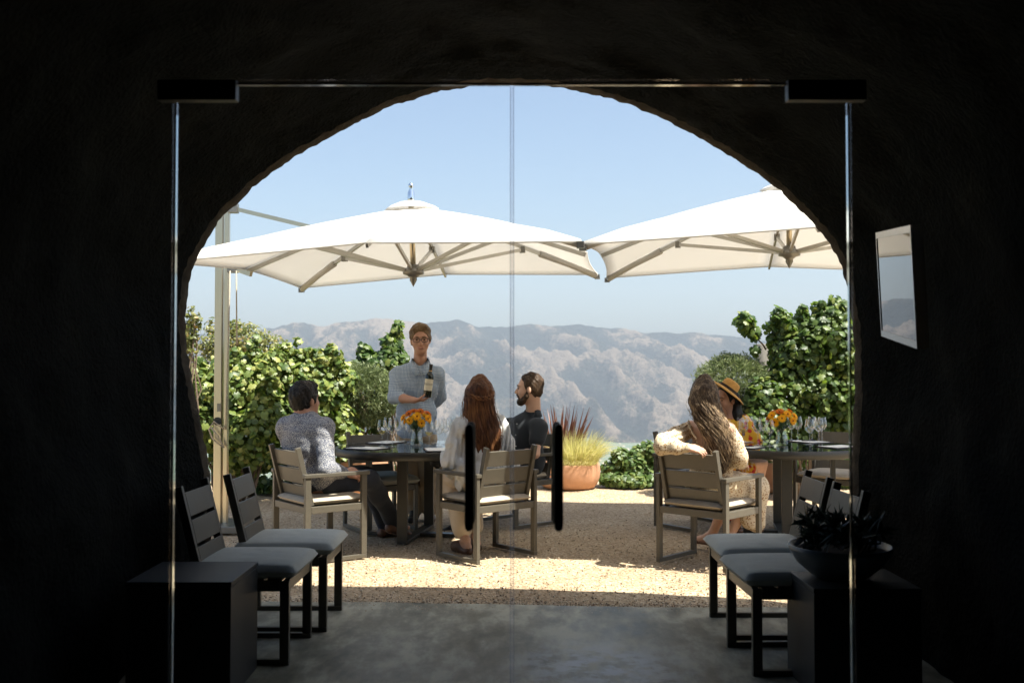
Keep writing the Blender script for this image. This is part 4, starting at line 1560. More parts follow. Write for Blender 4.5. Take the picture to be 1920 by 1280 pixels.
for (c, dx, dy, a, lb) in ((TC[0], -.47, -.22, 20, "dark pen on the tasting board at the left rim of the left table"), (TC[1], -.38, -.3, 5, "dark pen on the white sheet in front of the floral dress"), (TC[1], .34, .36, 10, "dark pen on the white sheet at the empty armchair")):
    o = pen(None, 0, lb)
    o.location = (c[0] + dx, c[1] + dy, TZ + .008)
    o.rotation_euler = (0, 0, R(a))

# flowers
def bouquet(c, label, vlabel, seed):
    rg = np.random.default_rng(seed)
    v = thing("flower_vase", vlabel, "vase", (c[0], c[1], TZ + .0005))
    MB().lathe([(.0001, .004), (.045, .004), (.052, .02), (.05, .06), (.04, .105), (.036, .13), (.044, .165), (.05, .175)], 28).build("glass", M["vaseglass"], v, True)
    MB().lathe([(.0001, .008), (.047, .02), (.046, .06), (.039, .085), (.0001, .085)], 24).build("water", M["vaseglass"], v, True)
    f = thing("flower_bouquet", label, "flowers", (c[0], c[1], TZ + .0005))
    dirs = []
    for i in range(15):
        z = 1 - (i + .5) / 15 * 1.25
        a = i * 2.39996 + seed
        r_ = math.sqrt(max(0, 1 - z * z))
        dirs.append(np.array([r_ * math.cos(a), r_ * math.sin(a), z]))
    stems = []
    for i, d in enumerate(dirs):
        hc = np.array([0, 0, .215]) + d * np.array([.115, .115, .085]) * rg.uniform(.9, 1.05)
        col = "fl_orange" if rg.random() < (.7 if d[2] > .55 else .2) else "fl_yellow"
        nrm = d * 1.0 + np.array([0, -.35, .25])
        nrm /= np.linalg.norm(nrm)
        rr = rg.uniform(.034, .046)
        B, T_ = [], []
        fr = frame(nrm, (0.1, .2, 1) if abs(nrm[2]) < .9 else (1, 0, .1))
        for ring, (k_, r1, lift) in enumerate(((17, 1.0, .12), (15, .8, .3), (12, .55, .45))):
            for j in range(k_):
                an = 2 * math.pi * (j + ring * .5) / k_ + rg.normal(0, .06)
                dl = fr[:, 0] * math.cos(an) + fr[:, 2] * math.sin(an)
                B.append(hc + dl * rr * .12 + nrm * .002 * ring)
                T_.append(hc + dl * rr * r1 + nrm * rr * lift)
        B, T_ = np.array(B), np.array(T_)
        side = np.cross(T_ - B, nrm)
        side /= np.linalg.norm(side, axis=1)[:, None]
        wd = .0088
        V = np.stack([B - side * wd * .5, B + side * wd * .5, (B + T_) / 2 + side * wd * .8, T_ + side * wd * .3, T_ - side * wd * .3, (B + T_) / 2 - side * wd * .8], 1)
        F = np.arange(len(B))[:, None] * 6 + np.array([[0, 1, 2, 3, 4, 5]])
        bl = npmesh("bloom", V.reshape(-1, 3), F, M[col], f)
        mb = MB()
        rotm = Matrix([list(fr[:, 0]), list(fr[:, 2]), list(nrm)]).transposed()
        pts = [(.0001, rr * .2), (rr * .16, rr * .17), (rr * .24, rr * .06), (rr * .24, -.002)]
        mb.lathe(pts, 12)
        mb.v = [tuple(Vector(hc) + rotm @ Vector(q)) for q in mb.v]
        mb.build("bloom_centre", M["fl_core"], bl, True)
        stems.append(([Vector((-d[0] * .02, -d[1] * .02, .02)), Vector((0, 0, .12)) + Vector(d) * .012, Vector(hc) - Vector(nrm) * .004], .003, .0028))
    woody("stems", stems, M["stem"], f)
    n_ = 34
    a = rg.uniform(0, 6.28, n_)
    P = np.stack([.05 * np.cos(a), .05 * np.sin(a), rg.uniform(.15, .22, n_)], 1)
    leafcloud("leaves", P, np.stack([np.cos(a), np.sin(a), rg.uniform(-.2, .6, n_)], 1), rg.uniform(.04, .07, n_), OVAL, .1, M["stem"], f)
bouquet(TC[0], "posy of yellow and orange gerberas on the left table", "clear glass vase of gerberas on the left table", 3)
bouquet(TC[1], "posy of yellow and orange gerberas on the right table", "clear glass vase of gerberas on the right table", 8)


# ================================================================== PEOPLE
def vec(*a):
    return np.array(a, float)


def A(px, py, Y):
    return np.array(at(px, py, Y))


def unit(v):
    v = np.array(v, float)
    return v / np.linalg.norm(v)


class Person:
    def __init__(self, label, base):
        self.base = Vector((base[0], base[1], base[2] if len(base) > 2 else 0))
        self.root = thing("person", label, "person", self.base)

    def own(self, o, label=None):
        o.parent = self.root
        o.matrix_parent_inverse = Matrix.Translation(-self.base)
        if label:
            o["label"] = label
        return o


def head_skin(S_, c, F, s=1.0, neck=None, nr=.054, fem=False, wide=1.0):
    q = lambda x, y, z: c + F @ vec(x, y, z) * s
    S_.ell(q(0, -.012, .035), vec(.074 * wide, .094, .088) * s, F)
    S_.ell(q(0, .022, -.03), vec(.060 * wide if not fem else .056, .07, .085) * s, F, .03)
    S_.ell(q(0, .058, -.093), vec(.036 * wide if not fem else .026, .032, .026) * s, F, .035)
    for sx in (-1, 1):
        S_.ell(q(sx * .036, .052, -.028), vec(.024, .022, .026) * s, F, .03)
        S_.ell(q(sx * .076, -.006, -.008), vec(.010, .018, .028) * s, F, .012)
        S_.cone(q(sx * .016, .085, .033), q(sx * .045, .074, .031), .009 * s, .008 * s, .015)
        S_.ell(q(sx * .010, .1, -.03), vec(.009, .01, .009) * s, F, .008)
    S_.cone(q(0, .086, .018), q(0, .110, -.026), .008 * s, .0115 * s, .012)
    S_.cone(q(-.016, .087, -.06), q(.016, .087, -.06), .009 * s, None, .015)
    if neck is not None:
        S_.cone(q(0, -.034, -.045), neck, nr * s, (nr + .006) * s, .03)
    return q


def face_bits(pn, q, s, brow="hair_brown"):
    e = MB()
    for sx in (-1, 1):
        c = q(sx * .031, .083, .006)
        e.lathe([(.0001, -.0055 * s), (.0065 * s, -.003 * s), (.008 * s, 0), (.0065 * s, .003 * s), (.0001, .0055 * s)], 10, c)
    pn.own(e.build("eyes", M["eye"], None, True))
    lp_ = MB()
    lp_.tube([q(-.028, .086, -.056), q(-.012, .097, -.0615), (q(0, .0985, -.0635)), q(.012, .097, -.0615), q(.028, .086, -.056)], [.002, .0045 * s, .005 * s, .0045 * s, .002], 8)
    pn.own(lp_.build("mouth", M["lip"], None, True))
    b = MB()
    for sx in (-1, 1):
        b.tube([q(sx * .014, .0955, .027), q(sx * .03, .0935, .033), q(sx * .048, .081, .028)], [.0035, .0042, .002], 6)
    pn.own(b.build("eyebrows", M[brow], None, True))


def short_hair(pn, c, F, s, mat, h=.006, seed=1, thick=0.0, hl=0.0, wide=1.0, off=.005, fringe=True):
    S_ = Sdf(h)
    q = lambda x, y, z: c + F @ vec(x, y, z) * s
    S_.ell(q(0, -.014 - off, .043), vec((.081 + thick) * wide, .1 + thick, .096 + thick) * s, F)
    S_.ell(q(0, -.052, -.012), vec(.07 * wide, .058, .075) * s, F, .03)
    for sx in (-1, 1):
        S_.cone(q(sx * .072 * wide, .018, .03), q(sx * .073 * wide, .016, -.012), .012 * s, .006 * s, .015)
    if fringe:
        S_.cone(q(-.04, .058, .105), q(.035, .064, .1), .024 * s, .02 * s, .03)
    f1 = folds(seed, .0055, 120, (1, 1, .5))
    f2 = folds(seed + 9, .003, 320, (1, 1, .6))
    S_.disp = lambda G: f1(G) + f2(G)
    S_.cut(q(0, .077 - hl, .083), F @ vec(0, .93, -.36))
    return pn.own(S_.mesh("hair", M[mat]))


def hand(S_, w, d, n_, t_, curl=.5, spread=.2, thumb=.5, s=1.0, palm_r=.013):
    """w wrist, d towards the fingers, n_ palm normal, t_ thumb side"""
    d, n_ = unit(d), np.array(n_, float)
    n_ = unit(n_ - d * n_.dot(d))
    t_ = np.array(t_, float)
    t_ = unit(t_ - d * t_.dot(d) - n_ * t_.dot(n_))
    L = [(.040, .024, .019), (.044, .027, .021), (.040, .025, .020), (.031, .020, .017)]
    for i in range(4):
        off = .031 - .0205 * i
        b = w + d * (.083 - .004 * abs(i - 1)) * s + t_ * off * s
        S_.cone(w + t_ * off * .6 * s, b, palm_r * 1.1 * s, palm_r * s, .014)
        dirv = unit(d + t_ * spread * (1.2 - i) * .35)
        a = 0.0
        p_ = b
        for k, ln in enumerate(L[i]):
            a += curl * (.75 if k == 0 else 1.0) * (1 + .06 * i)
            q_ = dirv * math.cos(a) + n_ * math.sin(a)
            e = p_ + q_ * ln * s
            r0 = (.0092, .0085, .0078)[k] * s
            S_.cone(p_, e, r0, r0 - .0008, .004)
            p_ = e
    b = w + d * .022 * s + t_ * .022 * s
    m_ = b + unit(d * .65 + t_ * .75 + n_ * .35 * thumb) * .043 * s
    e = m_ + unit(d * .9 + t_ * (.45 - .5 * thumb) + n_ * .7 * thumb) * .032 * s
    e2 = e + unit(d * .9 + t_ * (.1 - .5 * thumb) + n_ * .8 * thumb) * .024 * s
    S_.cone(w + d * .012 * s, b, .016 * s, .0155 * s, .014)
    S_.cone(b, m_, .0145 * s, .0115 * s, .01)
    S_.cone(m_, e, .0108 * s, .0098 * s, .004)
    S_.cone(e, e2, .0096 * s, .008 * s, .004)


def arm(S_, sh, el, wr, s=1.0, add=0.0, to_wrist=True, k=.025):
    S_.cone(sh, el, (.052 + add) * s, (.041 + add) * s, k)
    if to_wrist:
        S_.cone(el, el + (wr - el) * .35, (.041 + add) * s, (.042 + add) * s, k)
        S_.cone(el + (wr - el) * .35, wr, (.042 + add) * s, (.027 + add) * s, k)


def leg(S_, hip, kn, an, s=1.0, add=0.0, upto=1.0, k=.03, ank=.036):
    S_.cone(hip, kn, (.084 + add) * s, (.058 + add) * s, k)
    cf = kn + (an - kn) * .35
    back = np.zeros(3)
    S_.cone(kn, cf, (.055 + add) * s, (.054 + add) * s, k)
    e = kn + (an - kn) * upto
    S_.cone(cf, e, (.054 + add) * s, (ank + add) * s, k)


def foot(S_, an, d, s=1.0, add=0.0, drop=.085):
    """ankle point, heading on the ground"""
    d = unit(d)
    dn = vec(0, 0, -1)
    hl = an - d * .035 * s + dn * (drop - .03) * s
    ball = an + d * .13 * s + dn * (drop - .022) * s
    toe = an + d * .185 * s + dn * (drop - .018) * s
    S_.cone(an, hl, (.036 + add) * s, (.03 + add) * s, .02)
    S_.cone(hl, ball, (.03 + add) * s, (.028 + add) * s, .02)
    S_.cone(an, ball, (.034 + add) * s, (.026 + add) * s, .02)
    sd = np.cross(d, dn)
    S_.cone(ball - sd * .018 * s, toe - sd * .012 * s, (.022 + add) * s, (.018 + add) * s, .015)
    S_.cone(ball + sd * .018 * s, toe + sd * .010 * s, (.022 + add) * s, (.016 + add) * s, .015)


def shoe(pn, an, d, mat, s=1.0, h=.008):
    S_ = Sdf(h)
    foot(S_, an + vec(0, 0, .012), d, s, .009, .092)
    return pn.own(S_.mesh("shoe", M[mat]))


def torso(S_, chest, cf, waist, wf, pelvis, pf, lat=.17, dep=.115, add=0.0, wl=None, pl=None, shs=None, k=.05):
    wl = wl or lat * .9
    pl = pl or lat * .98
    S_.ell(chest, vec(lat + add, dep + add, .2 + add), cf, k)
    S_.ell(waist, vec(wl + add, dep * .97 + add, .16 + add), wf, k)
    S_.ell(pelvis, vec(pl + add, dep * 1.05 + add, .12 + add), pf, k)
    if shs is not None:
        a, b = shs
        S_.cone(a, b, .058 + add, None, .05)


def collar(pn, c, F, r_, mat, h=.022, flaps=True):
    mb = MB()
    N = 28
    V, Fc = [], []
    for i in range(N):
        a = 2 * math.pi * (i + .0) / N
        x, y = r_ * math.cos(a), r_ * math.sin(a) * 1.05
        op = max(0, math.sin(a)) ** 2                        # opens at the front
        for (rr, z) in ((1.0, .02 - .06 * op), (1.06 + .1 * op, .024 - .06 * op), (1.3 + .18 * op, -h - .045 * op), (1.24 + .18 * op, -h - .004 - .045 * op)):
            V.append(c + F @ vec(x * rr, y * rr, z))
    for i in range(N):
        j = (i + 1) % N
        a = 2 * math.pi * i / N
        if math.sin(a + math.pi / N) > (.42 if flaps else .93):
            continue
        for k in range(3):
            Fc.append((i * 4 + k, j * 4 + k, j * 4 + k + 1, i * 4 + k + 1))
    mb.add(V, Fc)
    if flaps:
        for sx in (-1, 1):
            P_ = [(.93, .38, .0), (.6, .85, -.06), (.12, 1.15, -.135), (.5, 1.45, -.15), (.9, 1.5, -.145), (1.2, 1.1, -.1), (1.32, .6, -.05)]
            W = [c + F @ vec(sx * x_ * r_, y_ * r_, z_) for x_, y_, z_ in P_]
            mb.add(W, [(0, 1, 5, 6), (1, 2, 3, 5), (3, 4, 5)] if sx > 0 else [(6, 5, 1, 0), (5, 3, 2, 1), (5, 4, 3)])
    o = mb.build("collar", M[mat], None, True)
    sd = o.modifiers.new("thickness", 'SOLIDIFY')
    sd.thickness = .004
    return pn.own(o)


def long_hair(pn, path, back, mat, nlock=70, wave=.0, wf=7.0, seed=3, cap=None, rad=.008):
    """path: (point, half width, depth, lateral vector); back: outward direction of the curtain"""
    rg = np.random.default_rng(seed)
    S_ = Sdf(.0075)
    for i in range(len(path) - 1):
        p0, w0, d0, l0 = path[i]
        p1, w1, d1, l1 = path[i + 1]
        for f in (0, .5):
            p_, w_, d_ = p0 + (p1 - p0) * f, w0 + (w1 - w0) * f, d0 + (d1 - d0) * f
            up = unit(p0 - p1)
            L_ = unit(l0 - up * l0.dot(up))
            F = np.stack([L_, np.cross(up, L_), up], 1)
            S_.ell(p_, vec(w_, d_, max(.05, np.linalg.norm(p1 - p0) * .75)), F, .03)
    if cap is not None:
        S_.ell(cap[0], cap[1], cap[2], .03)
    f1 = folds(seed, .004, 120, (1, 1, .15))
    f2 = folds(seed + 5, .0025, 300, (1, 1, .1))
    S_.disp = lambda G: f1(G) + f2(G)
    hair = pn.own(S_.mesh("hair", M[mat]))
    mb = MB()
    T = np.linspace(0, 1, len(path))
    Pn = np.array([q[0] for q in path])
    W_ = np.array([q[1] for q in path])
    Dp = np.array([q[2] for q in path])
    Lt = np.array([q[3] for q in path])
    for k in range(nlock):
        u0 = rg.uniform(-1, 1)
        t0, t1 = rg.uniform(0, .3), rg.uniform(.75, 1.07)
        ph, am = rg.uniform(0, 6.28), wave * rg.uniform(.5, 1.2)
        pts, rad_ = [], []
        m_ = 16
        for j in range(m_):
            t_ = t0 + (t1 - t0) * j / (m_ - 1)
            ti = min(t_, 1)
            p_ = np.array([np.interp(ti, T, Pn[:, a]) for a in range(3)])
            if t_ > 1:
                p_ = p_ + (Pn[-1] - Pn[-2]) * (t_ - 1) * (len(path) - 1)
            l_ = unit(np.array([np.interp(ti, T, Lt[:, a]) for a in range(3)]))
            w_, d_ = np.interp(ti, T, W_), np.interp(ti, T, Dp)
            u = max(-1, min(1, u0 + .12 * math.sin(3 * t_ + ph)))
            p_ = p_ + l_ * u * w_ * .96 + back * (d_ * math.sqrt(max(0, 1 - u * u)) + .002)
            p_ = p_ + l_ * am * math.sin(wf * 2 * math.pi * t_ * .5 + ph * .12) + back * am * .6 * math.cos(wf * 2 * math.pi * t_ * .5 + ph * .12)
            pts.append(p_)
            rad_.append(rad * (.5 + math.sin(math.pi * min(1, (j + .6) / m_)) * .7))
        mb.tube(pts, rad_, 6, True, .6)
    for k in range(nlock):                              # fine loose strands
        u0 = rg.uniform(-1.12, 1.12)
        t0, t1 = rg.uniform(0, .5), rg.uniform(.7, 1.1)
        ph, am = rg.uniform(0, 6.28), wave * rg.uniform(.6, 1.8) + .003
        pts = []
        for j in range(12):
            t_ = t0 + (t1 - t0) * j / 11
            ti = min(t_, 1)
            p_ = np.array([np.interp(ti, T, Pn[:, a]) for a in range(3)])
            if t_ > 1:
                p_ = p_ + (Pn[-1] - Pn[-2]) * (t_ - 1) * (len(path) - 1)
            l_ = unit(np.array([np.interp(ti, T, Lt[:, a]) for a in range(3)]))
            w_, d_ = np.interp(ti, T, W_), np.interp(ti, T, Dp)
            p_ = p_ + l_ * (u0 * w_ + am * math.sin(wf * 3 * t_ + ph)) + back * (d_ * math.sqrt(max(0, 1 - min(1, u0 * u0))) + .006 + am * .5 * math.cos(wf * 3 * t_ + ph))
            pts.append(p_)
        mb.tube(pts, [.0013] * 11 + [.0006], 4)
    st = mb.build("hair_strands", M[mat], hair, True)
    return hair


# ------------------------------------------------------------------ 1. the standing man with the bottle
p = Person("standing man in blue gingham shirt and glasses, presenting a wine bottle", (-.87, 9.3, 0))
s = 1.12
hc = A(788.5, 637, 9.22)
HF = frame((.1, -1, -.1), (-.04, 0, 1))
nb = A(788, 673, 9.26)
chest = A(783, 722, 9.3)
CF = frame((.1, -1, 0), (0, 0, 1))
waist, pelv = A(781, 775, 9.3), A(781, 815, 9.32)
shR, shL = A(747, 702, 9.3), A(818, 702, 9.3)
elR, wrR = A(739, 744, 9.16), A(777, 750, 8.98)
elL, wrL = A(826, 741, 9.42), A(800, 768, 9.5)
hipR, hipL = A(766, 822, 9.32), A(798, 822, 9.32)
knR, knL = A(768, 893, 9.28), A(801, 893, 9.3)
anR, anL = A(777, 957, 9.36), A(806, 957, 9.4)
B = Sdf(.0075)
q = head_skin(B, hc, HF, s, nb, .05, False, 1.1)
torso(B, chest, CF, waist, CF, pelv, CF, .17, .115, 0, .165, .165, (shR, shL))
arm(B, shR, elR, wrR, 1.05); arm(B, shL, elL, wrL, 1.05)
hand(B, wrR, vec(1, .02, .03), vec(0, 0, 1), vec(0, -1, .2), .62, .2, .9, 1.05)
hand(B, wrL, vec(-.6, .2, -.5), vec(0, 1, 0), vec(0, 0, 1), .4)
leg(B, hipR, knR, anR, 1.05); leg(B, hipL, knL, anL, 1.05)
foot(B, anR, vec(-.05, -1, 0)); foot(B, anL, vec(.15, -1, 0))
p.own(B.mesh("body", M["skin_a"]))
face_bits(p, q, s, "hair_sandy")
short_hair(p, hc, HF, s, "hair_sandy", .006, 4, .002, 0, 1.08)
g = MB()
for sx in (-1, 1):
    pts = [q(sx * (.033 + .027 * math.copysign(abs(math.cos(a_)) ** .55, math.cos(a_))), .106 - .016 * abs(.033 + .027 * math.cos(a_)) / .05, .004 + .0155 * math.copysign(abs(math.sin(a_)) ** .6, math.sin(a_))) for a_ in np.linspace(0, 2 * math.pi, 17)]
    g.tube(pts, .0026, 6)
    g.tube([q(sx * .057, .094, .008), q(sx * .078, .05, .012), q(sx * .08, 0, .008)], .0022, 6)
g.tube([q(-.01, .105, .008), q(0, .108, .011), q(.01, .105, .008)], .0024, 6)
p.own(g.build("eyeglasses", M["black"], None, True))
C = Sdf(.0085)
torso(C, chest, CF, waist, CF, pelv + vec(0, 0, .03), CF, .188, .126, .012, .182, .172, (shR + vec(0.005, 0, .004), shL + vec(-.005, 0, .004)))
C.cone(nb + vec(0, .02, -.085), chest + vec(0, 0, .1), .066, .1, .05)
for q_ in (shR, shL):
    C.cone(nb + vec(0, .02, -.08), q_, .058, .06, .06)
C.cone(shR, elR, .072, .062, .03); C.cone(elR, elR + (wrR - elR) * .36, .06, .057, .03)
arm(C, shL, elL, wrL, 1.05, .017)
f1, f2 = folds(11, .0055, 26), folds(12, .003, 60)
C.disp = lambda G: f1(G) + f2(G)
C.sub(nb + vec(.005, -.07, .01), nb + vec(.008, -.09, -.135), .075, .012)
p.own(C.mesh("shirt", M["gingham"]))
collar(p, nb + vec(0, -.008, -.012), frame((.1, -1, .1), (0, -.3, 1)), .073, "gingham", .034)
pk = MB().tube([chest + CF @ vec(.0, .137, .14), chest + CF @ vec(.0, .138, 0), waist + CF @ vec(0, .137, .0), waist + CF @ vec(0, .13, -.12)], .006, 6, True, .5)
p.own(pk.build("placket", M["gingham"], None, True))
C = Sdf(.009)
C.ell(pelv, vec(.178, .132, .13), CF, .05)
leg(C, hipR, knR, anR, 1.05, .02, .97, .03, .045); leg(C, hipL, knL, anL, 1.05, .02, .97, .03, .045)
f3 = folds(13, .006, 24, (1, 1, 1.6))
C.disp = lambda G: f3(G)
p.own(C.mesh("trousers", M["khaki"]))
shoe(p, anR, vec(-.05, -1, 0), "shoe_black"); shoe(p, anL, vec(.15, -1, 0), "shoe_brown")

# the bottle resting in his palm
bt = thing("wine_bottle", "dark wine bottle with a cream label held upright by the standing man", "bottle", A(800.5, 744.5, 8.97))
ax = unit(A(808.5, 684, 8.97) - A(800.5, 744.5, 8.97))
bt.rotation_euler = Vector(ax).to_track_quat('Z', 'Y').to_euler()
m = simple("dark_green_bottle_glass", (.008, .012, .006), .08, 0, .05, spec=.6)
MB().lathe([(.0001, 0), (.034, 0), (.0375, .006), (.0375, .185), (.034, .205), (.02, .225), (.0145, .238), (.0145, .27)], 28).build("glass", m, bt, True)
MB().lathe([(.0152, .226), (.0152, .285), (.0165, .286), (.0165, .297), (.014, .3), (.0001, .3)], 24).build("capsule", M["shoe_black"], bt, True)
MB().lathe([(.0156, .235), (.0156, .243)], 24).build("neck_band", simple("gold_foil", (.6, .35, .15), .3, .8), bt)
mm_, t, n, l, pp = newmat("cream_label_with_grey_engraving")
tc = n.new("ShaderNodeTexCoord"); sx_ = n.new("ShaderNodeSeparateXYZ"); l.new(tc.outputs["Object"], sx_.inputs[0])
nz = ntex(t, 260, 3, .6)
band = n.new("ShaderNodeMapRange"); band.inputs[1].default_value = .012; band.inputs[2].default_value = .008
ab = n.new("ShaderNodeMath"); ab.operation = 'SUBTRACT'; ab.inputs[1].default_value = .118; l.new(sx_.outputs[2], ab.inputs[0])
ab2 = n.new("ShaderNodeMath"); ab2.operation = 'ABSOLUTE'; l.new(ab.outputs[0], ab2.inputs[0]); l.new(ab2.outputs[0], band.inputs[0])
mu = n.new("ShaderNodeMath"); mu.operation = 'MULTIPLY'; l.new(band.outputs[0], mu.inputs[0])
rp = n.new("ShaderNodeMapRange"); rp.inputs[1].default_value = .42; rp.inputs[2].default_value = .6; l.new(nz, rp.inputs[0]); l.new(rp.outputs[0], mu.inputs[1])
mx = n.new("ShaderNodeMix"); mx.data_type = 'RGBA'; l.new(mu.outputs[0], mx.inputs[0]); mx.inputs[6].default_value = (.68, .6, .44, 1); mx.inputs[7].default_value = (.16, .15, .13, 1)
l.new(mx.outputs[2], pp.inputs["Base Color"]); pp.inputs["Roughness"].default_value = .7
MB().lathe([(.0379, .062), (.0379, .165)], 28).build("label_paper", mm_, bt, True)

# ------------------------------------------------------------------ 2. seated man, flecked shirt, seen from behind
p = Person("seated dark-haired man in flecked grey-blue shirt, seen from behind on the left", (-1.48, 7.56, 0))
s = 1.1
hc = A(573, 751, 7.6)
HF = frame((.62, .78, .06))
TF = frame((.52, .85, 0), (-.1, -.16, 1))
nb = A(570, 781, 7.57)
chest, waist, pelv = A(571, 832, 7.57), A(578, 876, 7.58), vec(-1.49, 7.58, .565)
lat = unit(vec(.85, -.52, 0))
shm = nb + vec(0.01, .0, -.09)
shR, shL = shm + lat * .19, shm - lat * .19
elR, wrR = A(611, 880, 7.36), A(647, 886, 7.6)
elL, wrL = A(560, 878, 7.95), A(640, 882, 7.85)
fd = unit(vec(.8, .6, 0))
hipR, hipL = pelv + lat * .09 + fd * .02, pelv - lat * .09 + fd * .02
knR, knL = A(694, 899, 7.86), A(690, 893, 8.1)
anR, anL = A(737, 978, 8.2), A(722, 985, 8.45)
B = Sdf(.0075)
q = head_skin(B, hc, HF, s, nb, .057)
torso(B, chest, TF, waist, TF, pelv, frame(fd), .17, .115, 0, .165, .175, (shR, shL))
arm(B, shR, elR, wrR); arm(B, shL, elL, wrL)
hand(B, wrR, vec(.75, .3, -.12), vec(-.2, .7, -.6), vec(.2, .5, .8), .45)
hand(B, wrL, vec(.7, -.5, -.1), vec(0, -.3, -.9), vec(.3, .8, .3), .45)
leg(B, hipR, knR, anR); leg(B, hipL, knL, anL)
foot(B, anR, vec(.5, .8, 0)); foot(B, anL, vec(.5, .8, 0))
p.own(B.mesh("body", M["skin_a"]))
face_bits(p, q, s, "hair_dark")
short_hair(p, hc, HF, s, "hair_dark", .006, 6, .006)
C = Sdf(.008)
torso(C, chest, TF, waist, TF, pelv + vec(0, 0, .03), frame(fd), .178, .122, .014, .172, .18, (shR, shL))
C.cone(nb + vec(0, 0, -.02), chest + vec(0, 0, .1), .074, .11, .05)
for q_ in (shR, shL):
    C.cone(nb + vec(0, 0, -.035), q_, .07, .066, .06)
C.cone(shR, elR, .077, .064, .03); C.cone(elR, wrR - (wrR - elR) * .08, .062, .048, .03)
C.cone(shL, elL, .077, .064, .03); C.cone(elL, wrL - (wrL - elL) * .08, .062, .048, .03)
f4, f5 = folds(21, .007, 24), folds(22, .003, 70)
C.disp = lambda G: f4(G) + f5(G)
p.own(C.mesh("shirt", M["flecked"]))
collar(p, nb + vec(0, 0, -.005), frame((.52, .85, 0), (-.1, -.2, 1)), .066, "flecked", .03)
C = Sdf(.009)
C.ell(pelv, vec(.186, .135, .115), frame(fd), .05)
leg(C, hipR, knR, anR, 1.0, .018, .97, .03, .05); leg(C, hipL, knL, anL, 1.0, .018, .97, .03, .05)
f6 = folds(23, .005, 26)
C.disp = lambda G: f6(G)
p.own(C.mesh("jeans", M["jeans"]))
shoe(p, anR, vec(.5, .8, -.3), "shoe_brown", 1.05); shoe(p, anL, vec(.5, .8, 0), "shoe_brown", 1.05)

# ------------------------------------------------------------------ 3. auburn-haired woman from behind
p = Person("woman with long auburn half-up hair and white blouse, back to the viewer", (-.2, 7.6, 0))
s = 1.02
hc = A(899, 744, 7.66)
HF = frame((-.38, .92, .02))
nb = A(901, 784, 7.62)
TF = frame((-.5, .86, 0), (.03, .02, 1))
chest, waist, pelv = A(903, 835, 7.62), A(900, 870, 7.62), vec(-.21, 7.62, .56)
lat = unit(vec(.86, .5, 0))
shm = nb + vec(0, 0, -.06)
shR, shL = shm + lat * .155, shm - lat * .155
elL, wrL = A(846, 862, 7.58), A(854, 888, 7.78)
elR, wrR = A(955, 868, 7.8), A(925, 880, 8.0)
fd = unit(vec(-.65, .76, 0))
hipL, hipR = pelv - lat * .08 + fd * .02, pelv + lat * .08 + fd * .02
knL, knR = A(836, 889, 7.98), A(880, 889, 8.12)
anL, anR = A(873, 1012, 7.72), A(892, 1006, 7.86)
B = Sdf(.0075)
q = head_skin(B, hc, HF, s, nb, .047, True)
torso(B, chest, TF, waist, TF, pelv, frame(fd), .142, .098, 0, .13, .17, (shR, shL))
arm(B, shR, elR, wrR, .85); arm(B, shL, elL, wrL, .85)
hand(B, wrL, vec(.35, .9, -.1), vec(0, .1, -1), vec(.9, -.3, 0), .35, s=.92); hand(B, wrR, vec(-.6, .7, 0), vec(0, 0, -1), vec(-.7, -.6, 0), .35, s=.92)
leg(B, hipL, knL, anL, .92); leg(B, hipR, knR, anR, .92)
foot(B, anL, vec(-.55, .8, 0), .92); foot(B, anR, vec(-.35, .9, 0), .92)
p.own(B.mesh("body", M["skin_b"]))
face_bits(p, q, s, "hair_auburn")
C = Sdf(.008)
torso(C, chest, TF, waist, TF, pelv + vec(0, 0, .04), frame(fd), .15, .112, .02, .15, .178, (shR, shL))
C.cone(nb + vec(0, 0, -.03), chest + vec(0, 0, .1), .062, .1, .05)
C.chain([shL, shL + (elL - shL) * .5, elL, elL + (wrL - elL) * .7, wrL - (wrL - elL) * .08], [.07, .076, .082, .07, .042], .04)
C.chain([shR, shR + (elR - shR) * .5, elR, elR + (wrR - elR) * .7, wrR], [.07, .076, .082, .07, .042], .04)
C.cone(waist - lat * .12 + vec(0, -.02, 0), pelv - lat * .17 + fd * .05 + vec(0, 0, -.03), .06, .05, .04)
f7, f8 = folds(31, .012, 30, (1.6, 1.6, .45)), folds(32, .007, 80, (1.5, 1.5, .5))
C.disp = lambda G: f7(G) + f8(G)
p.own(C.mesh("blouse", M["blouse"]))
C = Sdf(.0085)
C.ell(pelv + vec(0, 0, -.01), vec(.178, .135, .105), frame(fd), .05)
leg(C, hipL, knL, anL, .92, .02, .84, .03, .06); leg(C, hipR, knR, anR, .92, .02, .84, .03, .06)
C.disp = lambda G: f6(G)
p.own(C.mesh("trousers", M["beige"]))
for an_, d_ in ((anL, vec(-.55, .8, 0)), (anR, vec(-.35, .9, 0))):
    K = Sdf(.0075)
    u_ = unit(d_)
    K.cone(an_ - u_ * .04 + vec(0, 0, -.08), an_ + u_ * .15 + vec(0, 0, -.072), .036, .038, .02)
    K.cone(an_ + u_ * .07 + vec(0, 0, -.055), an_ + u_ * .14 + vec(0, 0, -.065), .05, .042, .02)
    p.own(K.mesh("clog", M["shoe_brown"]))
back = unit(vec(.3, -.95, 0))
LT = unit(vec(.95, .3, 0))
hp = [(A(899, 716, 7.64), .062, .075, LT), (A(899, 732, 7.6), .104, .1, LT), (A(899, 752, 7.58), .116, .085, LT), (A(899, 775, 7.56), .125, .065, LT), (A(901, 797, 7.53), .142, .05, LT), (A(908, 820, 7.52), .135, .042, LT), (A(915, 838, 7.53), .10, .034, LT), (A(918, 852, 7.54), .06, .022, LT)]
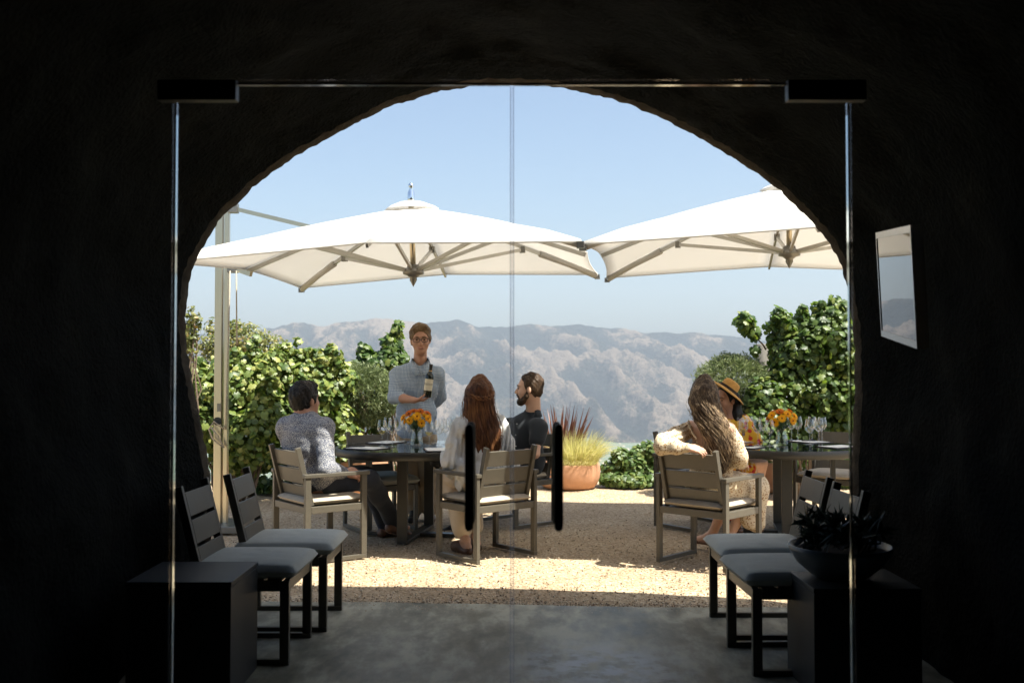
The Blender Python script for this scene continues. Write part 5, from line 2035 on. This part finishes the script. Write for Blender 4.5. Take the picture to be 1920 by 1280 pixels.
hr = long_hair(p, hp, back, "hair_auburn", 110, .007, 5, 5, (hc + HF @ vec(0, -.015, .045) * s, vec(.085, .104, .098) * s, HF), .0068)
tw = MB()
for k in range(3):
    pts = []
    for i in range(19):
        u_ = -1.0 + 2 * i / 18
        c_ = A(899, 733 + 13 * math.sqrt(max(0, 1 - u_ * u_)) + 3.2 * math.sin(i * .9 + k * 2.1), 7.59)
        pts.append(c_ + LT * u_ * .112 + back * (.093 * math.sqrt(max(0, 1 - u_ * u_)) + .008 + .003 * math.cos(i * .9 + k * 2.1)))
    tw.tube(pts, [.003] + [.0085] * 17 + [.003], 8, True, .7)
tw.build("twisted_strand", M["hair_auburn"], hr, True)

# ------------------------------------------------------------------ 4. bearded man in the black shirt
p = Person("bearded man in black short-sleeved shirt, smiling in profile to the left", (.02, 9.17, 0))
s = 1.1
hc = A(992, 729, 8.98)
HF = frame((-.985, .1, -.02))
nb = A(1000, 771, 9.02)
fd = unit(vec(-.72, -.69, 0))
lat = unit(vec(-.69, .72, 0))          # his right
TF = frame(fd, (.06, .05, 1))
chest, waist, pelv = A(987, 818, 9.08), A(990, 862, 9.12), vec(.05, 9.2, .565)
shm = nb + vec(-.015, 0, -.07)
shR, shL = A(957, 799, 9.2), A(1010, 800, 8.9)
elL, wrL = A(1003, 850, 8.83), A(960, 852, 8.7)
elR, wrR = A(946, 850, 9.2), A(920, 850, 9.0)
hipR, hipL = pelv + lat * .09 + fd * .02, pelv - lat * .09 + fd * .02
knL, knR = A(905, 888, 8.85), A(890, 872, 8.95)
anL, anR = A(862, 985, 8.85), A(846, 873, 8.68)
B = Sdf(.0075)
q = head_skin(B, hc, HF, s, nb, .056)
torso(B, chest, TF, waist, TF, pelv, TF, .165, .112, 0, .155, .165, (shR, shL))
arm(B, shL, elL, wrL); arm(B, shR, elR, wrR)
hand(B, wrL, vec(-.9, -.2, -.1), vec(0, 0, -1), vec(0, .9, .2), .35); hand(B, wrR, vec(-.8, -.4, 0), vec(0, 0, -1), vec(.3, -.9, 0), .35)
leg(B, hipL, knL, anL); leg(B, hipR, knR, anR)
foot(B, anL, vec(-.9, -.3, 0))
p.own(B.mesh("body", M["skin_b"]))
face_bits(p, q, s, "hair_brown")
hh = short_hair(p, hc, HF, s, "hair_brown", .006, 8, -.001, .02, 1.0, .008, False)
BD = Sdf(.006)
for sx in (-1, 1):
    BD.chain([q(sx * .066, .012, -.02), q(sx * .062, .018, -.06), q(sx * .045, .045, -.092), q(0, .07, -.108)], [.009 * s, .017 * s, .022 * s, .026 * s], .02)
    BD.cone(q(0, .097, -.046), q(sx * .03, .083, -.062), .0075 * s, .0065 * s, .01)
    BD.cone(q(sx * .03, .083, -.062), q(sx * .032, .074, -.09), .0075 * s, .012 * s, .01)
BD.ell(q(0, .066, -.104), vec(.03, .028, .024) * s, HF, .02)
f9 = folds(41, .003, 260)
BD.disp = lambda G: f9(G)
p.own(BD.mesh("beard", M["hair_brown"]))
C = Sdf(.008)
torso(C, chest, TF, waist, TF, pelv + vec(0, 0, .03), TF, .172, .12, .013, .165, .17, (shR, shL))
C.cone(nb + vec(0, 0, -.025), chest + vec(0, 0, .1), .07, .11, .05)
C.cone(shL, shL + (elL - shL) * .48, .076, .072, .03); C.cone(shR, shR + (elR - shR) * .5, .076, .07, .03)
fa = folds(42, .005, 28)
C.disp = lambda G: fa(G)
p.own(C.mesh("shirt", M["polo"]))
collar(p, nb + vec(-.01, -.01, -.008), frame(fd, (-.15, -.15, 1)), .066, "polo", .034)
bt_ = MB()
for k, z in enumerate((.12, .02, -.08)):
    c_ = chest + TF @ vec(0, .133 - .012 * (k == 0), z)
    bt_.lathe([(.0001, -.004), (.006, -.003), (.006, .003), (.0001, .004)], 10, c_)
p.own(bt_.build("shirt_buttons", M["paper"], None, True))
C = Sdf(.009)
C.ell(pelv, vec(.178, .13, .112), TF, .05)
leg(C, hipL, knL, anL, 1.0, .018, .95, .03, .05); leg(C, hipR, knR, anR, 1.0, .018, .95, .03, .05)
p.own(C.mesh("trousers", M["jeans"]))
shoe(p, anL, vec(-.9, -.3, 0), "shoe_black", 1.05)
K = Sdf(.008)
d_ = unit(vec(-.8, -.5, .1))
K.cone(anR, anR + d_ * .17 + vec(0, 0, .02), .05, .036, .03); K.cone(anR + vec(0, 0, -.03), anR + d_ * .12 + vec(0, 0, -.05), .045, .035, .03)
p.own(K.mesh("shoe", M["shoe_black"]))

# ------------------------------------------------------------------ 5. woman in the floral dress
p = Person("woman with long wavy hair in cream floral off-shoulder dress, arm over the chair back", (1.44, 7.3, 0))
s = 1.02
hc = A(1322, 747, 7.3)
HF = frame((.6, .8, 0))
nb = A(1327, 786, 7.28)
fd = unit(vec(.68, .73, 0))
lat = unit(vec(.73, -.68, 0))
TF = frame(fd, (-.02, -.05, 1))
chest, waist, pelv = A(1332, 838, 7.28), A(1338, 872, 7.3), vec(1.45, 7.31, .56)
shL, shR = A(1296, 803, 7.38), A(1365, 806, 7.14)
elL, wrL = A(1236, 836, 7.1), A(1290, 839, 7.02)
elR, wrR = A(1382, 858, 7.16), A(1392, 872, 7.42)
hipL, hipR = pelv - lat * .085 + fd * .02, pelv + lat * .085 + fd * .02
knL, knR = A(1376, 906, 7.7), A(1415, 912, 7.6)
anL, anR = A(1336, 1000, 7.78), A(1368, 1004, 7.62)
B = Sdf(.0075)
q = head_skin(B, hc, HF, s, nb, .046, True)
torso(B, chest, TF, waist, TF, pelv, TF, .142, .1, 0, .13, .165, (shR, shL))
arm(B, shR, elR, wrR, .88); arm(B, shL, elL, wrL, .88)
hand(B, wrL, vec(.9, -.1, -.15), vec(0, .5, -.8), vec(.2, .7, .5), .4, s=.92); hand(B, wrR, vec(.3, .9, -.1), vec(0, 0, -1), vec(-.8, .3, 0), .35, s=.92)
leg(B, hipL, knL, anL, .92); leg(B, hipR, knR, anR, .92)
foot(B, anL, vec(-.4, .5, 0), .92); foot(B, anR, vec(.5, .8, 0), .92)
p.own(B.mesh("body", M["skin_b"]))
face_bits(p, q, s)
C = Sdf(.0075)
lowc = chest + vec(0, 0, -.055)
C.ell(lowc, vec(.158, .116, .165), TF, .04)
C.ell(waist, vec(.145, .112, .14), TF, .05)
C.ell(pelv + vec(0, 0, .02), vec(.18, .14, .12), TF, .05)
C.chain([shL + (elL - shL) * .12, shL + (elL - shL) * .5, shL + (elL - shL) * .88, elL + vec(.02, 0, -.005), elL + (wrL - elL) * .6, wrL - (wrL - elL) * .05], [.056, .064, .062, .056, .048, .036], .03)
C.chain([shR + (elR - shR) * .1, shR + (elR - shR) * .5, elR, elR + (wrR - elR) * .7], [.064, .072, .07, .05], .04)
def pleats(a, b, amp, nfold):
    a, b = np.array(a), np.array(b)
    d = unit(b - a)
    e1 = unit(np.cross(d, vec(0, 0, 1)))
    e2 = np.cross(d, e1)
    def f(G):
        r_ = G - a
        an = np.arctan2(r_ @ e2, r_ @ e1)
        L = (r_ @ d) / np.linalg.norm(b - a)
        w_ = np.clip(1.4 - np.abs(L - .5) * 2, 0, 1)
        rad = np.sqrt((r_ @ e1) ** 2 + (r_ @ e2) ** 2)
        return amp * np.sin(an * nfold + 2 * np.sin(L * 5)) * w_ * (rad < .13)
    return f
fp, fq = pleats(shL, elL, .006, 11), folds(52, .005, 40)
C.disp = lambda G: fp(G) + fq(G)
p.own(C.mesh("dress_top", M["floral_beige"]))
C = Sdf(.0085)
C.ell(pelv + vec(0, 0, .01), vec(.186, .145, .11), TF, .05)
C.cone(hipL, knL, .112, .088, .05); C.cone(hipR, knR, .112, .088, .05)
mk = (knL + knR) / 2 + vec(.0, 0, -.01)
C.cone(hipR + lat * .02, knR + vec(0, 0, -.02), .1, .09, .05)
hemc = [A(1405, 975, 7.58), A(1420, 980, 7.62)]
C.cone(knR + vec(0, 0, -.03), hemc[0], .085, .07, .04); C.cone(knR + fd * .03 + vec(0, 0, -.03), hemc[1], .08, .065, .04); C.cone(mk + vec(0, 0, -.04), A(1395, 960, 7.68), .08, .06, .04)
fr_ = folds(53, .010, 34, (1.6, 1.6, .35))
C.disp = lambda G: fr_(G)
p.own(C.mesh("dress_skirt", M["floral_beige"]))
rf = MB()
rg = np.random.default_rng(2)
for (a_, b_, n_) in ((A(1290, 788, 7.27), A(1305, 822, 7.15), 9),):
    pts = []
    for i in range(n_ * 3):
        t_ = i / (n_ * 3 - 1)
        pts.append(a_ + (b_ - a_) * t_ + vec(-.012 * math.sin(math.pi * t_), -.012, 0) + vec(.004 * math.sin(i * 2.1), 0, .003 * math.cos(i * 2.1)))
    rf.tube(pts, .006, 6)
p.own(rf.build("frill", M["floral_beige"], None, True))
for an_, d_ in ((anL, vec(-.4, .5, 0)), (anR, vec(.5, .8, 0))):
    u_ = unit(d_)
    sb = MB()
    sb.bar(an_ - u_ * .05 + vec(0, 0, -.083), an_ + u_ * .18 + vec(0, 0, -.083), .07, .014)
    sdv = np.cross(u_, vec(0, 0, 1))
    for o_ in (.0, .12):
        sb.tube([an_ + u_ * o_ + sdv * .042 + vec(0, 0, -.075), an_ + u_ * (o_ + .02) + vec(0, 0, -.02 - o_ * .15), an_ + u_ * o_ - sdv * .042 + vec(0, 0, -.075)], .005, 6)
    p.own(sb.build("sandal", M["shoe_brown"], None, False))
back = unit(vec(-.25, -.97, 0))
LT = unit(vec(.97, -.25, 0))
hp = [(A(1322, 716, 7.27), .055, .065, LT), (A(1321, 733, 7.23), .097, .088, LT), (A(1321, 755, 7.2), .105, .078, LT), (A(1327, 778, 7.17), .103, .062, LT), (A(1341, 800, 7.13), .1, .052, LT), (A(1350, 825, 7.11), .098, .046, LT), (A(1351, 850, 7.1), .08, .04, LT), (A(1350, 872, 7.1), .055, .03, LT), (A(1344, 888, 7.1), .035, .02, LT)]
long_hair(p, hp, back, "hair_wavy", 150, .017, 6.0, 9, (hc + HF @ vec(0, -.015, .045) * s, vec(.086, .106, .1) * s, HF), .0075)

# ------------------------------------------------------------------ 6. woman in the tan hat
p = Person("black-haired woman in tan hat and yellow-red floral blouse behind the floral dress", (1.8, 8.98, 0))
s = 1.05
hc = A(1361, 748, 8.95)
HF = frame((-.8, -.58, -.12), (.15, -.1, 1))
nb = A(1368, 784, 8.98)
fd = unit(vec(.3, -.95, 0))
lat = unit(vec(-.95, -.3, 0))
TF = frame(fd, (.15, -.05, 1))
chest, waist, pelv = A(1374, 828, 9.0), A(1362, 870, 9.02), vec(1.82, 9.03, .56)
shR, shL = A(1346, 797, 8.98), A(1398, 797, 9.02)
elL, wrL = A(1418, 838, 8.95), A(1392, 836, 8.72)
elR, wrR = A(1345, 850, 8.85), A(1375, 840, 8.7)
hipR, hipL = pelv + lat * .085 + fd * .02, pelv - lat * .085 + fd * .02
knR, knL = pelv + fd * .42 + lat * .1 + vec(0, 0, -.02), pelv + fd * .42 - lat * .1 + vec(0, 0, -.02)
anR, anL = knR + vec(.02, .02, -.44), knL + vec(.02, .02, -.44)
B = Sdf(.0075)
q = head_skin(B, hc, HF, s, nb, .046, True)
torso(B, chest, TF, waist, TF, pelv, TF, .145, .1, 0, .14, .17, (shR, shL))
arm(B, shR, elR, wrR, .9); arm(B, shL, elL, wrL, .9)
hand(B, wrL, vec(-.8, -.4, -.05), vec(0, 0, -1), vec(.3, -.9, 0), .3, s=.92); hand(B, wrR, vec(.6, -.6, 0), vec(0, 0, -1), vec(.7, .5, 0), .3, s=.92)
leg(B, hipR, knR, anR, .92); leg(B, hipL, knL, anL, .92)
foot(B, anR, fd, .92); foot(B, anL, fd, .92)
p.own(B.mesh("body", M["skin_a"]))
face_bits(p, q, s, "hair_dark")
C = Sdf(.008)
torso(C, chest, TF, waist, TF, pelv + vec(0, 0, .03), TF, .155, .115, .016, .155, .175, (shR, shL))
C.cone(shR, elR, .074, .07, .03); C.cone(elR, elR + (wrR - elR) * .25, .068, .06, .03)
C.cone(shL, shL + (elL - shL) * .8, .076, .072, .03)
C.disp = lambda G: f7(G)
p.own(C.mesh("blouse", M["floral_yellow"]))
C = Sdf(.009)
C.ell(pelv, vec(.178, .13, .112), TF, .05)
leg(C, hipL, knL, anL, .92, .02, .9, .03, .055); leg(C, hipR, knR, anR, .92, .02, .9, .03, .055)
p.own(C.mesh("trousers", M["floral_yellow"]))
shoe(p, anR, fd, "shoe_brown", .95); shoe(p, anL, fd, "shoe_brown", .95)
S_ = Sdf(.007)
S_.ell(q(0, -.016, .04), vec(.084, .102, .095) * s, HF)
S_.cut(q(0, .06, .083), HF @ vec(0, .93, -.36))
p.own(S_.mesh("hair", M["hair_dark"]))
S_ = Sdf(.0075)
S_.chain([q(.05, -.05, .02), q(.06, -.075, -.05), A(1378, 775, 8.98), A(1380, 792, 8.96)], [.06, .062, .055, .03], .03)
S_.chain([q(-.045, -.06, .02), q(-.045, -.08, -.06), q(-.05, -.075, -.14)], [.042, .038, .022], .03)
fb = folds(61, .006, 90, (1, 1, .3))
S_.disp = lambda G: fb(G)
p.own(S_.mesh("hair_ends", M["hair_dark"]))
up = unit(vec(.56, -.12, .82))
hx = MB()
hx.lathe([(.078, .0), (.1, .004), (.15, -.004), (.185, -.018), (.19, -.022), (.188, -.027), (.15, -.012), (.1, -.005), (.082, -.006)], 40)
hx.lathe([(.086, 0), (.083, .03), (.079, .07), (.07, .09), (.045, .1), (.0001, .094)], 40)
hx.v = [tuple(hc + HF @ vec(0, -.015, .075) * s + frame((-.3, -.9, .2), up) @ np.array(v_)) for v_ in hx.v]
ht = hx.build("hat", M["straw"], None, True)
p.own(ht)
bd = MB()
bd.lathe([(.0885, .004), (.0865, .03)], 40)
bd.v = [tuple(hc + HF @ vec(0, -.015, .075) * s + frame((-.3, -.9, .2), up) @ np.array(v_)) for v_ in bd.v]
o = bd.build("hat_band", M["band"], ht, True)


# ================================================================== HAZE over the valley
m, t, n, l, p_ = newmat("valley_haze")
n.remove(p_)
pv = n.new("ShaderNodeVolumePrincipled")
pv.inputs["Color"].default_value = (.58, .655, .76, 1)
pv.inputs["Density"].default_value = HAZE = 1.4e-4
pv.inputs["Density Attribute"].default_value = ""
pv.inputs["Color Attribute"].default_value = ""
pv.inputs["Temperature Attribute"].default_value = ""
pv.inputs["Anisotropy"].default_value = .1
l.new(pv.outputs[0], n["Material Output"].inputs["Volume"])
m.cycles.homogeneous_volume = True
hz = MB().box((0, 3500, 140), (16000, 7300, 820)).build("haze", m)
tag(hz, "pale smoky haze filling the valley", None, None, "stuff")
